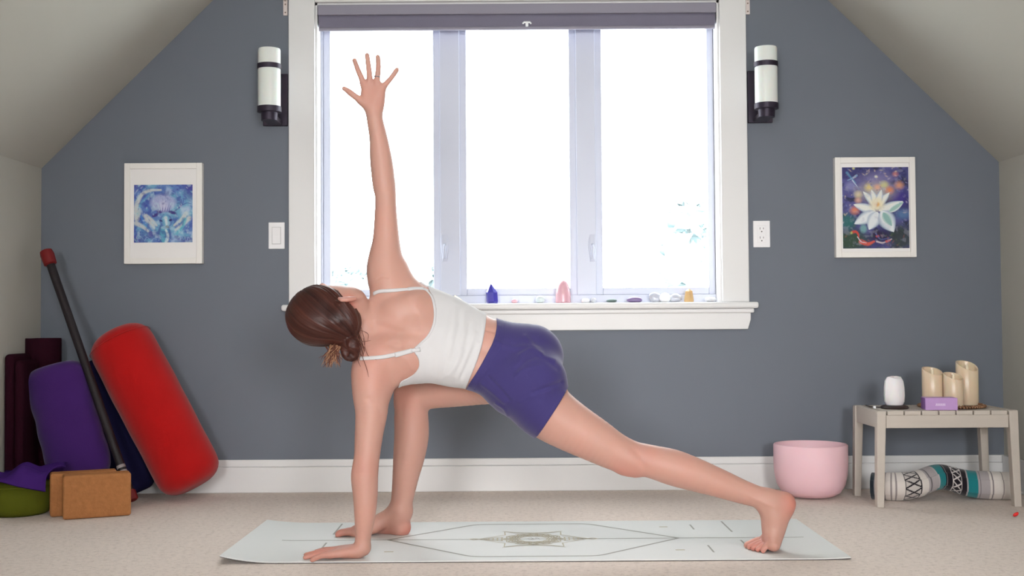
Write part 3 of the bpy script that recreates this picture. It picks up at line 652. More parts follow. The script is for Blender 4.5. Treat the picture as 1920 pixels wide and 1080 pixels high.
# rolled blanket beneath the table
def blanket():
    path = catmull([(P(q_, 930, y_).x, y_, 0.0) for q_, y_ in ((1634, 4.50), (1680, 4.465), (1720, 4.465), (1756, 4.495), (1790, 4.50), (1840, 4.485), (1872, 4.475), (1893, 4.47))], 40)
    n = 176; K = len(path); rad = .054
    d = np.r_[0, np.cumsum(np.linalg.norm(np.diff(path, axis=0), axis=1))]; u = (path[:, 0] - path[0, 0]) / (path[-1, 0] - path[0, 0])
    v = []; cols = []
    W_ = (222, 214, 208); GR = (176, 168, 170); BK = (34, 28, 36); TL = (34, 128, 134)
    for i in range(K):
        p = path[i]; t = path[min(i + 1, K - 1)] - path[max(i - 1, 0)]; t /= np.linalg.norm(t); a = np.cross(t, (0, 0, 1)); a /= np.linalg.norm(a)
        r = rad * (1 + .05 * math.sin(u[i] * 9)) * (.93 if i in (0, K - 1) else 1)
        lift = .030 * math.exp(-((u[i] - .50) / .16) ** 2)
        for q in range(n):
            th = 2 * math.pi * q / n; rr = r * (1 + .025 * math.sin(th * 3 + u[i] * 5)) * (1.06 if abs(math.sin(th)) < .5 else .97)
            z = rr * .97 * math.sin(th) + rad; z = max(z, .001)
            v.append((p[0] + a[0] * rr * math.cos(th), p[1] + a[1] * rr * math.cos(th), z + lift))
            # woven stripes along the roll, with two figured bands
            s = u[i]; c_ = W_
            def fig(s0, s1, fg, bgc):
                w = (s - s0) / (s1 - s0); ph = (th * 11 / math.pi) % 2
                e = abs(w - .5) * 2; tri = abs(ph - 1)
                return fg if (abs(e - tri) < .20 or e > .86) else bgc
            if s < .10: c_ = (46, 56, 66) if s < .03 else (150, 142, 144)
            elif .125 < s < .133 or .150 < s < .156: c_ = (150, 140, 140)
            elif .20 < s < .30: c_ = fig(.20, .30, BK, (200, 192, 188))
            elif .34 < s < .415: c_ = GR if not (.352 < s < .36) else (110, 104, 108)
            elif .415 <= s < .495: c_ = TL if s > .424 else (190, 182, 184)
            elif .495 <= s < .685: c_ = fig(.565, .645, (214, 206, 204), BK) if .565 < s < .645 else (BK if not (.508 < s < .514) else GR)
            elif .685 <= s < .765: c_ = TL if s > .692 else GR
            elif .765 <= s < .845: c_ = GR if not (.775 < s < .782) else (110, 104, 108)
            elif .86 < s < .867 or .93 < s < .935: c_ = (130, 122, 124)
            cols.append(C3(*c_))
    f = [(i * n + q, i * n + (q + 1) % n, (i + 1) * n + (q + 1) % n, (i + 1) * n + q) for i in range(K - 1) for q in range(n)]
    f.append(tuple(range(n))[::-1]); f.append(tuple((K - 1) * n + q for q in range(n)))
    return path, v, f, np.array(cols)
path, v, f, cols = blanket()
# finer rings so that the woven figures stay crisp
base = Vector((float(path[140][0]), float(path[140][1]), 0))
bk = thing('rolled_blanket', base, 'rolled striped blanket in white, teal and black beneath the table', 'blanket')
m_woven = attr_mat('woven_blanket', 0.95, 0.1, 0.5, 500, sheen=.3)
o = mesh_obj('roll', v, f, m_woven, bk, smooth=True); set_col(o, cols)
m_fringe = mat('cream_fringe', C3(216, 206, 198), 0.95, 0.1, 40)
fb = MB(); pe = Vector(path[-1]); rs = random.Random(2)
for i in range(60):
    a = rs.random() * 6.283; r_ = .054 * math.sqrt(rs.random()); p = pe + Vector((-.008, -.02 + r_ * math.cos(a) * .9, .054 + r_ * math.sin(a) * .9))
    fb.tube([p, p + Vector((.012 + .008 * rs.random(), -.004 * rs.random(), .004 * rs.gauss(0, 1))), p + Vector((.016 + .01 * rs.random(), -.008, -.016 * rs.random()))], [.0022, .002, .001], 5)
tag(fb.build('fringe', m_fringe, bk, smooth=True), kind='stuff')
# red bead on the carpet, a red glow put in as a small solid
m_red = mat('red_glow_colour', C3(235, 40, 40), 0.2, 0.05, 30)
g = G(1905, 970)
rbm = MB().tube([g + Vector((-.009, 0, .005)), g + Vector((-.004, 0, .008)), g + Vector((.004, .002, .012)), g + Vector((.009, .003, .016))], [.003, .006, .006, .003], 10)
tag(rbm.build('red_glow_spot', m_red, base=g, smooth=True), 'tiny bright red glowing bead lying on the carpet in front of the table', 'spot')

# ------------------------------------------------------------------ props in the left corner
def bolster(name, pa, pb, ra, depth_r, material, label, cat='bolster', sag=0.0, n=36, K=40, round_=.32, wr=0.0, seed=1, group=None, capmat=None):
    """stuffed cylinder from point pa (bottom end) to pb (top end)"""
    pa, pb = Vector(pa), Vector(pb); ax = (pb - pa); L = ax.length; ax.normalize()
    a = ax.cross(Vector((0, 1, 0))).normalized(); b = a.cross(ax).normalized()
    v = []; rs = np.random.RandomState(seed); ph = rs.rand(6) * 6.28
    prof = [(0, 0)] + [(1 - (1 - math.sin(t)) * round_, (1 - math.cos(t)) * round_ * ra / L * .9) for t in np.linspace(0, math.pi / 2, 8)]
    prof[1] = (1 - round_, 0.0)
    mid = [(1 + .02 * math.sin(x * math.pi), x) for x in np.linspace(round_ * ra / L * .9, 1 - round_ * ra / L * .9, K)][1:-1]
    full = prof + mid + [(r, 1 - z) for r, z in prof[::-1]]
    for r, z in full:
        for i in range(n):
            th = 2 * math.pi * i / n; w_ = 1 + wr * (math.sin(th * 2 + z * 9 + ph[0]) + .7 * math.sin(z * 26 + math.sin(th * 2 + ph[2]) * 2 + ph[1]) * (r > .9))
            p = pa + ax * (z * L) + (a * math.cos(th) * ra + b * math.sin(th) * depth_r) * r * w_
            p += Vector((0, 0, 0)); v.append(p)
    k = len(full); f = [(j * n + i, j * n + (i + 1) % n, (j + 1) * n + (i + 1) % n, (j + 1) * n + i) for j in range(k - 1) for i in range(n)]
    mn = min(p.z for p in v); v = [p - Vector((0, 0, mn - .001)) if mn < .001 else p for p in v]
    base = Vector((pa.x, pa.y, 0))
    t = thing(name, base, label, cat, group)
    o = mesh_obj('cover', v, f, material, t, smooth=True)
    return t, (pa, pb, ax, a, b, L)
m_redc = mat('red_cotton_canvas', C3(176, 20, 20), 0.9, 0.10, 6, 0.25, 350, spec=0.1, sheen=.2)
m_purc = mat('purple_cotton', C3(68, 36, 104), 0.9, 0.12, 8, 0.2, 300, spec=0.1, sheen=.2)
m_navc = mat('navy_cotton', C3(30, 28, 62), 0.9, 0.12, 8, 0.2, 300, spec=0.1)
m_marc = mat('dark_maroon_cotton', C3(46, 16, 28), 0.95, 0.12, 8, 0.2, 300, spec=0.05)
m_olive = mat('olive_green_cotton', C3(92, 96, 26), 0.9, 0.12, 8, 0.25, 300, spec=0.1)
m_cork = mat('cork', C3(172, 116, 72), 0.85, 0.22, 70, 0.5, 180, spec=0.1)
rt, (pa, pb, ax, a_, b_, L) = bolster('red_bolster', P(367, 912, 4.585), P(215, 622, 4.655), .127, .125, m_redc, 'large red cylindrical bolster leaning against the wall', wr=.006, round_=.62)
ring = [pa + ax * (L * .93) + (a_ * math.cos(t) + b_ * math.sin(t)) * .1262 for t in np.linspace(0, 2 * math.pi, 61)]
MB().tube(ring, .0016, 6).build('end_seam', m_redc, rt, smooth=True)
bolster('purple_bolster', P(158, 905, 4.535), P(98, 684, 4.545), .120, .078, m_purc, 'purple stuffed bolster leaning between the dark rolled mat and the bar', wr=.02, round_=.55, seed=4)
bolster('navy_bolster', P(262, 930, 4.70), P(160, 690, 4.715), .075, .055, m_navc, 'dark navy bolster half hidden behind the red bolster', wr=.008, round_=.5, seed=6)
# folded maroon floor seat against the side wall, and a rolled mat standing in the corner
fs = thing('folded_floor_seat', (XL + .04, 4.53, 0), 'dark maroon folded floor seat leaning on the left side wall', 'floor seat')
for nm, x0, dx in (('back_cushion', XL + .003, .036), ('seat_cushion', XL + .041, .034)):
    q = MB().box((x0, 4.435, .001), (x0 + dx, 4.60, .585 if nm == 'back_cushion' else .56)).build(nm, m_marc, fs, bevel=.016, smooth=True); q.modifiers['bevel'].segments = 4
nz = P(80, 634, 4.69).z; nx_ = P(80, 650, 4.69).x
rm = thing('rolled_mat', (nx_, 4.69, 0), 'dark maroon rolled mat standing upright in the left corner', 'rolled mat')
MB().lathe([(0, .001), (.070, .001), (.072, .004), (.072, nz - .004), (.070, nz), (.064, nz), (.063, nz - .006), (0, nz - .006)], (nx_, 4.69, 0), 36).build('outer_turn', m_marc, rm, smooth=True, angle=40)
sp = [(nx_ + r_ * math.cos(t_), 4.69 + r_ * math.sin(t_), nz - .004) for t_, r_ in zip(np.linspace(0, 6.283 * 4, 90), np.linspace(.060, .012, 90))]
MB().tube(sp, .004, 6).build('spiral_edge', m_marc, rm, smooth=True)
# weighted bar with red ends
tp = P(88, 476, 4.62); bt = P(249, 938, 4.43); bt.z = max(bt.z, .012); d = (tp - bt).normalized()
m_rubber = mat('black_rubber', C3(30, 22, 26), 0.55, 0.08, 20)
m_redr = mat('dark_red_rubber', C3(116, 20, 22), 0.55, 0.08, 20)
br_ = thing('weighted_bar', (bt.x, bt.y, 0), 'long black exercise bar with dark red ends leaning in the corner', 'bar')
L = (tp - bt).length
MB().tube([bt + d * .03, tp - d * .03], .0165, 20).build('shaft', m_rubber, br_, smooth=True, angle=50)
MB().tube([tp - d * .05, tp - d * .045, tp - d * .005, tp + d * .012, tp + d * .018], [.018, .025, .027, .024, .012], 20).build('end_cap', m_redr, br_, smooth=True, angle=50)
MB().tube([bt - d * .004, bt + d * .002, bt + d * .035, bt + d * .04], [.012, .022, .022, .018], 20).build('end_cap', m_redr, br_, smooth=True, angle=50)
pl_ = bt + d * .11
MB().tube([pl_ + d * 0, pl_ + d * .012], .0172, 20).build('label_ring', mat('grey_print', C3(150, 140, 140), .5, .3, 60), br_, smooth=True, angle=50)
MB().tube([pl_ + d * .022, pl_ + d * .034], .0172, 20).build('label_ring', mat('grey_print', C3(150, 140, 140), .5, .3, 60), br_, smooth=True, angle=50)
# cork blocks
def cork(a, b, h, label, thick=.078):
    a, b = Vector(a), Vector(b); a.z = b.z = 0; d = (b - a); wd = d.length; d.normalize(); nrm = Vector((-d.y, d.x, 0))
    M_ = Matrix((d, nrm, Vector((0, 0, 1)))).transposed().to_4x4(); M_.translation = a
    o = MB().box((0, 0, .001), (wd, thick, h), M_).build('cork_block', m_cork, base=a, bevel=.009)
    o.modifiers['bevel'].segments = 4
    tag(o, label, 'yoga block', 'cork yoga blocks on the carpet')
g0, g1 = G(118, 976), G(246, 967)
cork(g0, g1, .157, 'cork yoga block standing in front of the other cork block')
dd = (g1 - g0).normalized(); nn = Vector((-dd.y, dd.x, 0))
cork(g0 - dd * .040 + nn * .082, g1 - dd * .040 + nn * .082, .157, 'rear cork yoga block mostly hidden behind the front cork block')
# olive cushion, violet cloth on top
c = Vector((XL + .122, 4.30, 0))
cz = thing('round_cushion', (c.x, c.y, 0), 'olive green round floor cushion at the left edge of the photo', 'cushion')
RC = .118
v0 = MB().lathe([(0, .001), (RC * .8, .001), (RC * .95, .012), (RC, .04), (RC, .085), (RC * .95, .112), (RC * .8, .123), (0, .126)], (c.x, c.y, 0), 60)
for p in v0.v:
    a = math.atan2(p.y - c.y, p.x - c.x); rr = math.hypot(p.x - c.x, p.y - c.y)
    if rr > .08: s = 1 + .012 * math.sin(a * 26); p.x = c.x + (p.x - c.x) * s; p.y = c.y + (p.y - c.y) * s
v0.build('cushion_cover', m_olive, cz, smooth=True)
ln = [(c.x + (RC + .003) * math.cos(t), c.y + (RC + .003) * math.sin(t), .108) for t in np.linspace(0, 6.2832, 49)]
MB().tube(ln, .004, 6).build('piping', m_olive, cz, smooth=True)
# crumpled violet strap cloth
m_vio = mat('violet_cloth', C3(66, 34, 108), 0.9, 0.15, 10, 0.2, 300, spec=0.1)
cl = MB(); nx, ny = 40, 22; v = []; rs = np.random.RandomState(5)
p0 = Vector((XL + .012, 4.2, .1)); p1 = P(104, 893, 4.27)
for j in range(ny):
    for i in range(nx):
        uu, vv = i / (nx - 1), j / (ny - 1)
        x = p0.x + (p1.x - p0.x) * uu + .012 * math.sin(vv * 8 + uu * 3); y = 4.17 + .24 * vv + .015 * math.sin(uu * 9)
        z = .152 + .022 * math.sin(uu * 11 + vv * 4) * math.sin(vv * 3.1) + .012 * math.sin(uu * 5 - vv * 9) + .012 * uu
        rr = math.hypot(x - c.x, y - c.y)
        if vv < .22: z -= .05 * (1 - vv / .22) ** 2 * (.35 + uu * .65)
        v.append((x, y, z))
v2 = [(x, y, z - .006) for x, y, z in v]; nV = len(v)
f = [(j * nx + i, j * nx + i + 1, (j + 1) * nx + i + 1, (j + 1) * nx + i) for j in range(ny - 1) for i in range(nx - 1)]
f += [tuple(q + nV for q in g_[::-1]) for g_ in f]
edge = [i for i in range(nx)] + [j * nx + nx - 1 for j in range(1, ny)] + [(ny - 1) * nx + i for i in range(nx - 2, -1, -1)] + [j * nx for j in range(ny - 2, 0, -1)]
f += [(edge[i], edge[i] + nV, edge[(i + 1) % len(edge)] + nV, edge[(i + 1) % len(edge)]) for i in range(len(edge))]
tag(mesh_obj('crumpled_cloth', v + v2, f, m_vio, base=(c.x, 4.2, .126), smooth=True), 'crumpled violet cloth lying on top of the olive cushion', 'cloth')

# ------------------------------------------------------------------ yoga mat
m_mat = mat('off_white_mat', C3(212, 212, 209), 0.55, 0.015, 4, 0.05, 500, spec=0.35)
m_matu = mat('dark_mat_underside', C3(70, 64, 66), 0.8, 0.05)
MY0, MY1 = G(1000, 1054).y, G(1000, 980.5).y
MX0, MX1 = G(412, 1058).x, G(1597, 1051).x; MT = .005; MYC = .5 * (MY0 + MY1); MXC = .5 * (MX0 + MX1)
def mat_z(x, y):
    t = max(0, (MX0 + .16 - x) / .16); z = .016 * t * t * (1.25 - .5 * (y - MY0) / (MY1 - MY0))
    t2 = max(0, (x - (MX1 - .1)) / .1); return z + .003 * t2 * t2
yoga = thing('yoga_mat', (MXC, MYC, 0), 'off white yoga mat with grey printed guide lines under the person', 'yoga mat')
def mat_layer(z0, z1, material, name):
    nx, ny = 90, 14; v = []; rc = .035
    for lay in (z1, z0):
        for j in range(ny):
            for i in range(nx):
                x = MX0 + (MX1 - MX0) * i / (nx - 1); y = MY0 + (MY1 - MY0) * j / (ny - 1)
                v.append((x, y, mat_z(x, y) + lay + .0005))
    N = nx * ny; top = [(j * nx + i, j * nx + i + 1, (j + 1) * nx + i + 1, (j + 1) * nx + i) for j in range(ny - 1) for i in range(nx - 1)]
    f = top + [tuple(q + N for q in g_[::-1]) for g_ in top]
    edge = [i for i in range(nx)] + [j * nx + nx - 1 for j in range(1, ny)] + [(ny - 1) * nx + i for i in range(nx - 2, -1, -1)] + [j * nx for j in range(ny - 2, 0, -1)]
    f += [(edge[i], edge[i] + N, edge[(i + 1) % len(edge)] + N, edge[(i + 1) % len(edge)]) for i in range(len(edge))]
    return mesh_obj(name, v, f, material, yoga, smooth=True, angle=40)
mat_layer(.002, MT, m_mat, 'top_layer'); mat_layer(0, .002, m_matu, 'rubber_underside')
m_line = mat('grey_green_print_ink', C3(150, 148, 140), 0.6, 0.05)
m_gold = mat('sand_print_ink', C3(178, 168, 144), 0.6, 0.08)
def flatline(mb, pts, w, lift=.0004):
    pts = [Vector((p[0] + MXC, p[1] + MYC, 0)) for p in pts]; fine = []
    for a, b in zip(pts[:-1], pts[1:]):
        k_ = max(1, int((b - a).length / .03)); fine += [a + (b - a) * (i / k_) for i in range(k_)]
    fine.append(pts[-1]); v = []; n = len(fine)
    for i in range(n):
        t = (fine[min(i + 1, n - 1)] - fine[max(i - 1, 0)]).normalized(); s = Vector((-t.y, t.x, 0)) * w / 2
        for q in (fine[i] - s, fine[i] + s): v.append((q.x, q.y, mat_z(q.x, q.y) + MT + .0005 + lift))
    mb.add(v, [(2 * i, 2 * i + 2, 2 * i + 3, 2 * i + 1) for i in range(n - 1)])
HX, HV, HY = .463, .188, .27
ln = MB(); flatline(ln, [(-.80, 0), (.86, 0)], .008); ln.build('centre_line', m_line, yoga)
def rounded(pts, r=.03):
    out = []
    for i, p in enumerate(pts):
        if 0 < i < len(pts) - 1:
            a = Vector(pts[i - 1]); b = Vector(p); c_ = Vector(pts[i + 1]); u1 = (a - b).normalized() * r; u2 = (c_ - b).normalized() * r
            for t in np.linspace(0, 1, 6): out.append(tuple((b + u1) * (1 - t) ** 2 + b * 2 * t * (1 - t) + (b + u2) * t * t))
        else: out.append(p)
    return out
for sg in (1, -1):
    ln = MB(); flatline(ln, rounded([(-HX, 0), (-HV, sg * HY), (HV, sg * HY), (HX, 0)]), .010); ln.build('guide_line', m_line, yoga)
for sg in (1, -1):
    for x, y0, y1 in ((.652, .10, .30), (.535, .15, .24), (.652, -.04, -.19), (.535, -.12, -.23)):
        ln = MB(); flatline(ln, [(sg * x, y0), (sg * x, y1)], .006); ln.build('guide_mark', m_line, yoga)
    for y in (.20, -.19):
        ln = MB(); flatline(ln, [(sg * .44 - .014, y), (sg * .44 + .014, y)], .012); ln.build('guide_dot', m_gold, yoga)
# lotus medallion
md = MB()
def ell(rx, ry, w, n=48, wob=0, k_=12): flatline(md, [(rx * (1 + wob * math.cos(k_ * t)) * math.cos(t), ry * (1 + wob * math.cos(k_ * t)) * math.sin(t)) for t in np.linspace(0, 2 * math.pi, n + 1)], w, .0006)
for rr, w, wob in ((.045, .004, 0), (.053, .006, .05), (.063, .004, .08), (.072, .007, .06), (.082, .005, .10), (.092, .004, .05)): ell(rr, rr, w, 72, wob)
for sx in (1, -1):
    for sy in (1, -1):
        flatline(md, [(0, sy * .095), (sx * .05, sy * .102), (sx * .092, sy * .125), (sx * .090, sy * .07), (sx * .12, sy * .045), (sx * .175, 0)], .005, .0006)
        flatline(md, [(0, sy * .105), (sx * .05, sy * .112), (sx * .098, sy * .135)], .004, .0006)
        flatline(md, [(sx * .095, sy * .03), (sx * .13, sy * .02), (sx * .16, 0)], .006, .0006)
    for q in np.linspace(.10, .17, 6): flatline(md, [(sx * q, -.32 * (.178 - q)), (sx * q, .32 * (.178 - q))], .005, .0006)
    flatline(md, [(sx * .17, 0), (sx * .19, .012), (sx * .205, 0), (sx * .19, -.012), (sx * .17, 0)], .006, .0006)
for i in range(24):
    t = i * math.pi / 12; flatline(md, [(.055 * math.cos(t), .055 * math.sin(t)), (.09 * math.cos(t + .1), .09 * math.sin(t + .1))], .003, .0006)
md.build('medallion', m_gold, yoga)
sy_ = MB(); flatline(sy_, [(-.018, .012), (-.006, .018), (.0, .004), (-.012, -.002), (.002, -.014), (-.016, -.016)], .004, .0006); flatline(sy_, [(.004, .002), (.016, .010), (.020, -.008)], .004, .0006); flatline(sy_, [(.006, .022), (.014, .018)], .004, .0006)
sy_.build('centre_symbol', m_line, yoga)
#PART3
# ------------------------------------------------------------------ the person: one implicit surface, meshed
def prim_chain(pts, k=.02, sub=4):
    """pts: (px, py, Y, r_px) joints -> tapering limb"""
    w_ = []
    for px, py, Y, r in pts:
        p = P(px, py, Y); w_.append((p.x, p.y, p.z, r * Y / F_PX))
    return ('c', catmull(w_, sub), k)
def prim_world(pts, k=.01, sub=4): return ('c', catmull(pts, sub), k)
def prim_ell(c, axes, radii, k=.02):
    A = np.array([list(a) for a in axes], float); A /= np.linalg.norm(A, axis=1)[:, None]
    return ('e', (np.array(c, float), A, np.array(radii, float)), k)

def eval_sdf(prims, lo, h, n):
    D = np.full(n, 1.0, np.float32)
    ax = [lo[i] + h * np.arange(n[i]) for i in range(3)]
    for kind, data, k in prims:
        if kind == 'c': mn = (data[:, :3] - data[:, 3:4]).min(0); mx_ = (data[:, :3] + data[:, 3:4]).max(0)
        else: c, A, r = data; mn = c - r.max(); mx_ = c + r.max()
        mg = k + 4 * h + .012
        i0 = np.maximum(0, np.floor((mn - mg - lo) / h).astype(int)); i1 = np.minimum(n, np.ceil((mx_ + mg - lo) / h).astype(int) + 1)
        if np.any(i1 <= i0): continue
        sl = tuple(slice(a, b) for a, b in zip(i0, i1))
        x = ax[0][sl[0]][:, None, None].astype(np.float32); y = ax[1][sl[1]][None, :, None].astype(np.float32); z = ax[2][sl[2]][None, None, :].astype(np.float32)
        if kind == 'c':
            d = np.full(tuple(i1 - i0), 1.0, np.float32)
            for a, b in zip(data[:-1], data[1:]):
                # only the box near this segment
                m0 = np.minimum(a[:3] - a[3], b[:3] - b[3]) - mg; m1 = np.maximum(a[:3] + a[3], b[:3] + b[3]) + mg
                j0 = np.maximum(0, np.floor((m0 - lo) / h).astype(int) - i0); j1 = np.minimum(i1 - i0, np.ceil((m1 - lo) / h).astype(int) + 1 - i0)
                if np.any(j1 <= j0): continue
                s2 = tuple(slice(p, q) for p, q in zip(j0, j1))
                X, Y_, Z = x[s2[0]] - np.float32(a[0]), y[:, s2[1]] - np.float32(a[1]), z[:, :, s2[2]] - np.float32(a[2])
                v = (b - a).astype(np.float32); L2 = max(1e-12, float(v[:3] @ v[:3]))
                t = np.clip((X * v[0] + Y_ * v[1] + Z * v[2]) / L2, 0, 1)
                q = np.sqrt((X - t * v[0]) ** 2 + (Y_ - t * v[1]) ** 2 + (Z - t * v[2]) ** 2) - (a[3] + t * v[3])
                d[s2] = np.minimum(d[s2], q)
        else:
            X, Y_, Z = x - c[0], y - c[1], z - c[2]
            l = [(A[i][0] * X + A[i][1] * Y_ + A[i][2] * Z) for i in range(3)]
            k0 = np.sqrt(sum((l[i] / r[i]) ** 2 for i in range(3))); k1 = np.sqrt(sum((l[i] / r[i] ** 2) ** 2 for i in range(3)))
            d = (k0 * (k0 - 1) / np.maximum(k1, 1e-6)).astype(np.float32)
        S = D[sl]; hh = np.clip(.5 + .5 * (S - d) / k, 0, 1)
        D[sl] = S * (1 - hh) + d * hh - k * hh * (1 - hh)
    return D, ax

def surface_nets(D, lo, h, smooth=3):
    ins = D < 0; n = D.shape
    s = np.zeros(tuple(q - 1 for q in n), np.uint8)
    for i in (0, 1):
        for j in (0, 1):
            for k in (0, 1): s += ins[i:n[0] - 1 + i, j:n[1] - 1 + j, k:n[2] - 1 + k]
    act = np.argwhere((s > 0) & (s < 8)); idx = np.full(s.shape, -1, np.int32); idx[tuple(act.T)] = np.arange(len(act))
    acc = np.zeros((len(act), 3)); cnt = np.zeros(len(act))
    cor = np.array([(i, j, k) for i in (0, 1) for j in (0, 1) for k in (0, 1)])
    val = np.stack([D[tuple((act + c).T)] for c in cor], 1).astype(float)
    for a in range(8):
        for b in range(a + 1, 8):
            if np.abs(cor[a] - cor[b]).sum() != 1: continue
            va, vb = val[:, a], val[:, b]; m_ = (va < 0) != (vb < 0); t = np.where(m_, va / np.where(m_, va - vb, 1), 0)
            acc += m_[:, None] * (cor[a] + t[:, None] * (cor[b] - cor[a])); cnt += m_
    V = (act + acc / cnt[:, None]) * h + lo
    F = []
    for axis in range(3):
        u, v = (axis + 1) % 3, (axis + 2) % 3
        a = [slice(1, q - 1) for q in n]; a[axis] = slice(0, n[axis] - 1); b = list(a); b[axis] = slice(1, n[axis])
        A_, B_ = ins[tuple(a)], ins[tuple(b)]
        e = np.argwhere(A_ != B_); flip = A_[tuple(e.T)]
        base = e + np.array([1 if q != axis else 0 for q in range(3)])
        du = np.zeros(3, int); du[u] = 1; dv = np.zeros(3, int); dv[v] = 1
        q = np.stack([idx[tuple((base - du - dv).T)], idx[tuple((base - dv).T)], idx[tuple(base.T)], idx[tuple((base - du).T)]], 1)
        q[~flip] = q[~flip][:, ::-1]; F.append(q)
    F = np.vstack(F)
    E = np.vstack([F[:, [0, 1]], F[:, [1, 2]], F[:, [2, 3]], F[:, [3, 0]]]); E = np.vstack([E, E[:, ::-1]])
    deg = np.bincount(E[:, 0], minlength=len(V)).astype(float)
    for it in range(smooth):
        for lam in (.6, -.62):
            L = np.stack([np.bincount(E[:, 0], V[E[:, 1], c], len(V)) for c in range(3)], 1) / deg[:, None] - V
            V = V + lam * L
    return V, F
def np_mesh(name, V, F, material, parent):
    off = np.array(rootloc(parent)); me = bpy.data.meshes.new(name)
    me.vertices.add(len(V)); me.vertices.foreach_set('co', (V - off).astype(np.float32).ravel())
    me.loops.add(F.size); me.loops.foreach_set('vertex_index', F.astype(np.int32).ravel())
    me.polygons.add(len(F)); me.polygons.foreach_set('loop_start', np.arange(0, F.size, 4, dtype=np.int32)); me.polygons.foreach_set('loop_total', np.full(len(F), 4, np.int32))
    me.polygons.foreach_set('use_smooth', np.ones(len(F), bool)); me.update(calc_edges=True); me.validate()
    me.materials.append(material); o = bpy.data.objects.new(name, me); COL.objects.link(o); o.parent = parent
    return o
def vnormals(V, F):
    fn = np.cross(V[F[:, 2]] - V[F[:, 0]], V[F[:, 3]] - V[F[:, 1]]); N = np.zeros_like(V)
    for c in range(4):
        for q in range(3): N[:, q] += np.bincount(F[:, c], fn[:, q], len(V))
    return N / np.maximum(np.linalg.norm(N, axis=1), 1e-12)[:, None]
def seg_dist2(V, poly):
    """distance in the X-Z plane from V to a polyline"""
    d = np.full(len(V), 1e9)
    for a, b in zip(poly[:-1], poly[1:]):
        v = b - a; t = np.clip(((V[:, [0, 2]] - a) @ v) / (v @ v), 0, 1); d = np.minimum(d, np.linalg.norm(V[:, [0, 2]] - a - t[:, None] * v, axis=1))
    return d
def xz(px, py, Y=3.5):
    p = P(px, py, Y); return np.array((p.x, p.z))
def folds(V, N, lines, Y=3.5):
    for pts, wpx, amp in lines:
        poly = catmull([xz(x, y, Y) for x, y in pts], 5); d = seg_dist2(V, poly); g = np.exp(-(d / (wpx * Y / F_PX)) ** 2)
        V = V + N * (amp * g * np.clip(-N[:, 1] * 1.6 + .2, 0, 1))[:, None]
    return V

ZMAT = MT + .0006
pr = []
c_ = prim_chain
# --- torso (seen from behind: left flank low and near, right flank high and far)
pr.append(c_([(735, 612, 3.575, 44), (775, 628, 3.57, 56), (815, 638, 3.568, 58), (860, 650, 3.572, 54), (903, 660, 3.578, 50), (945, 675, 3.58, 54), (980, 690, 3.58, 58)], .03))          # spine core
pr.append(c_([(745, 578, 3.60, 34), (785, 583, 3.60, 45), (825, 596, 3.60, 45), (865, 613, 3.60, 42), (905, 634, 3.605, 41), (945, 652, 3.61, 46), (985, 668, 3.62, 55)], .03))           # right flank
pr.append(c_([(728, 672, 3.535, 36), (768, 674, 3.535, 43), (810, 676, 3.54, 40), (850, 680, 3.545, 43), (888, 690, 3.55, 39), (925, 702, 3.545, 42), (960, 722, 3.54, 50)], .03))       # left flank
# chest (far side) and belly
pr.append(c_([(770, 610, 3.635, 38), (810, 625, 3.64, 40), (850, 640, 3.63, 36)], .03))
pr.append(c_([(785, 655, 3.60, 38), (815, 660, 3.605, 38)], .03))
# pelvis and seat
pr.append(c_([(975, 675, 3.60, 56), (1000, 668, 3.60, 52)], .03))
pr.append(c_([(968, 720, 3.53, 52), (1000, 712, 3.525, 57), (1004, 735, 3.53, 54)], .025))
# --- neck and shoulder girdle
pr.append(c_([(640, 597, 3.525, 30), (672, 603, 3.54, 29), (700, 610, 3.555, 32), (730, 618, 3.57, 42)], .02))
pr.append(c_([(680, 606, 3.548, 22), (708, 580, 3.575, 24), (732, 552, 3.60, 28)], .02))        # right trapezius
pr.append(c_([(685, 625, 3.535, 22), (690, 655, 3.515, 26), (695, 690, 3.50, 32)], .02))        # left trapezius
pr.append(c_([(745, 585, 3.545, 28), (775, 575, 3.545, 26), (795, 590, 3.555, 22)], .03))       # right shoulder blade
pr.append(c_([(728, 660, 3.50, 26), (758, 668, 3.495, 24), (770, 650, 3.50, 20)], .03))       # left shoulder blade
# --- right arm, raised
pr.append(c_([(750, 572, 3.60, 36), (732, 540, 3.60, 38), (723.5, 508, 3.61, 36), (723, 480, 3.615, 31), (724, 458, 3.62, 26.5), (724, 435, 3.62, 23.7), (723.3, 391, 3.625, 20.3), (722.7, 364, 3.63, 20), (720.3, 347, 3.63, 21.5), (715, 302, 3.63, 21), (709.5, 258, 3.625, 17), (703, 225, 3.62, 15.2), (700.5, 208, 3.62, 14.8)], .022))
pr.append(c_([(775, 560, 3.60, 28), (757, 528, 3.605, 20), (748, 505, 3.61, 16)], .03))       # rear armpit fold
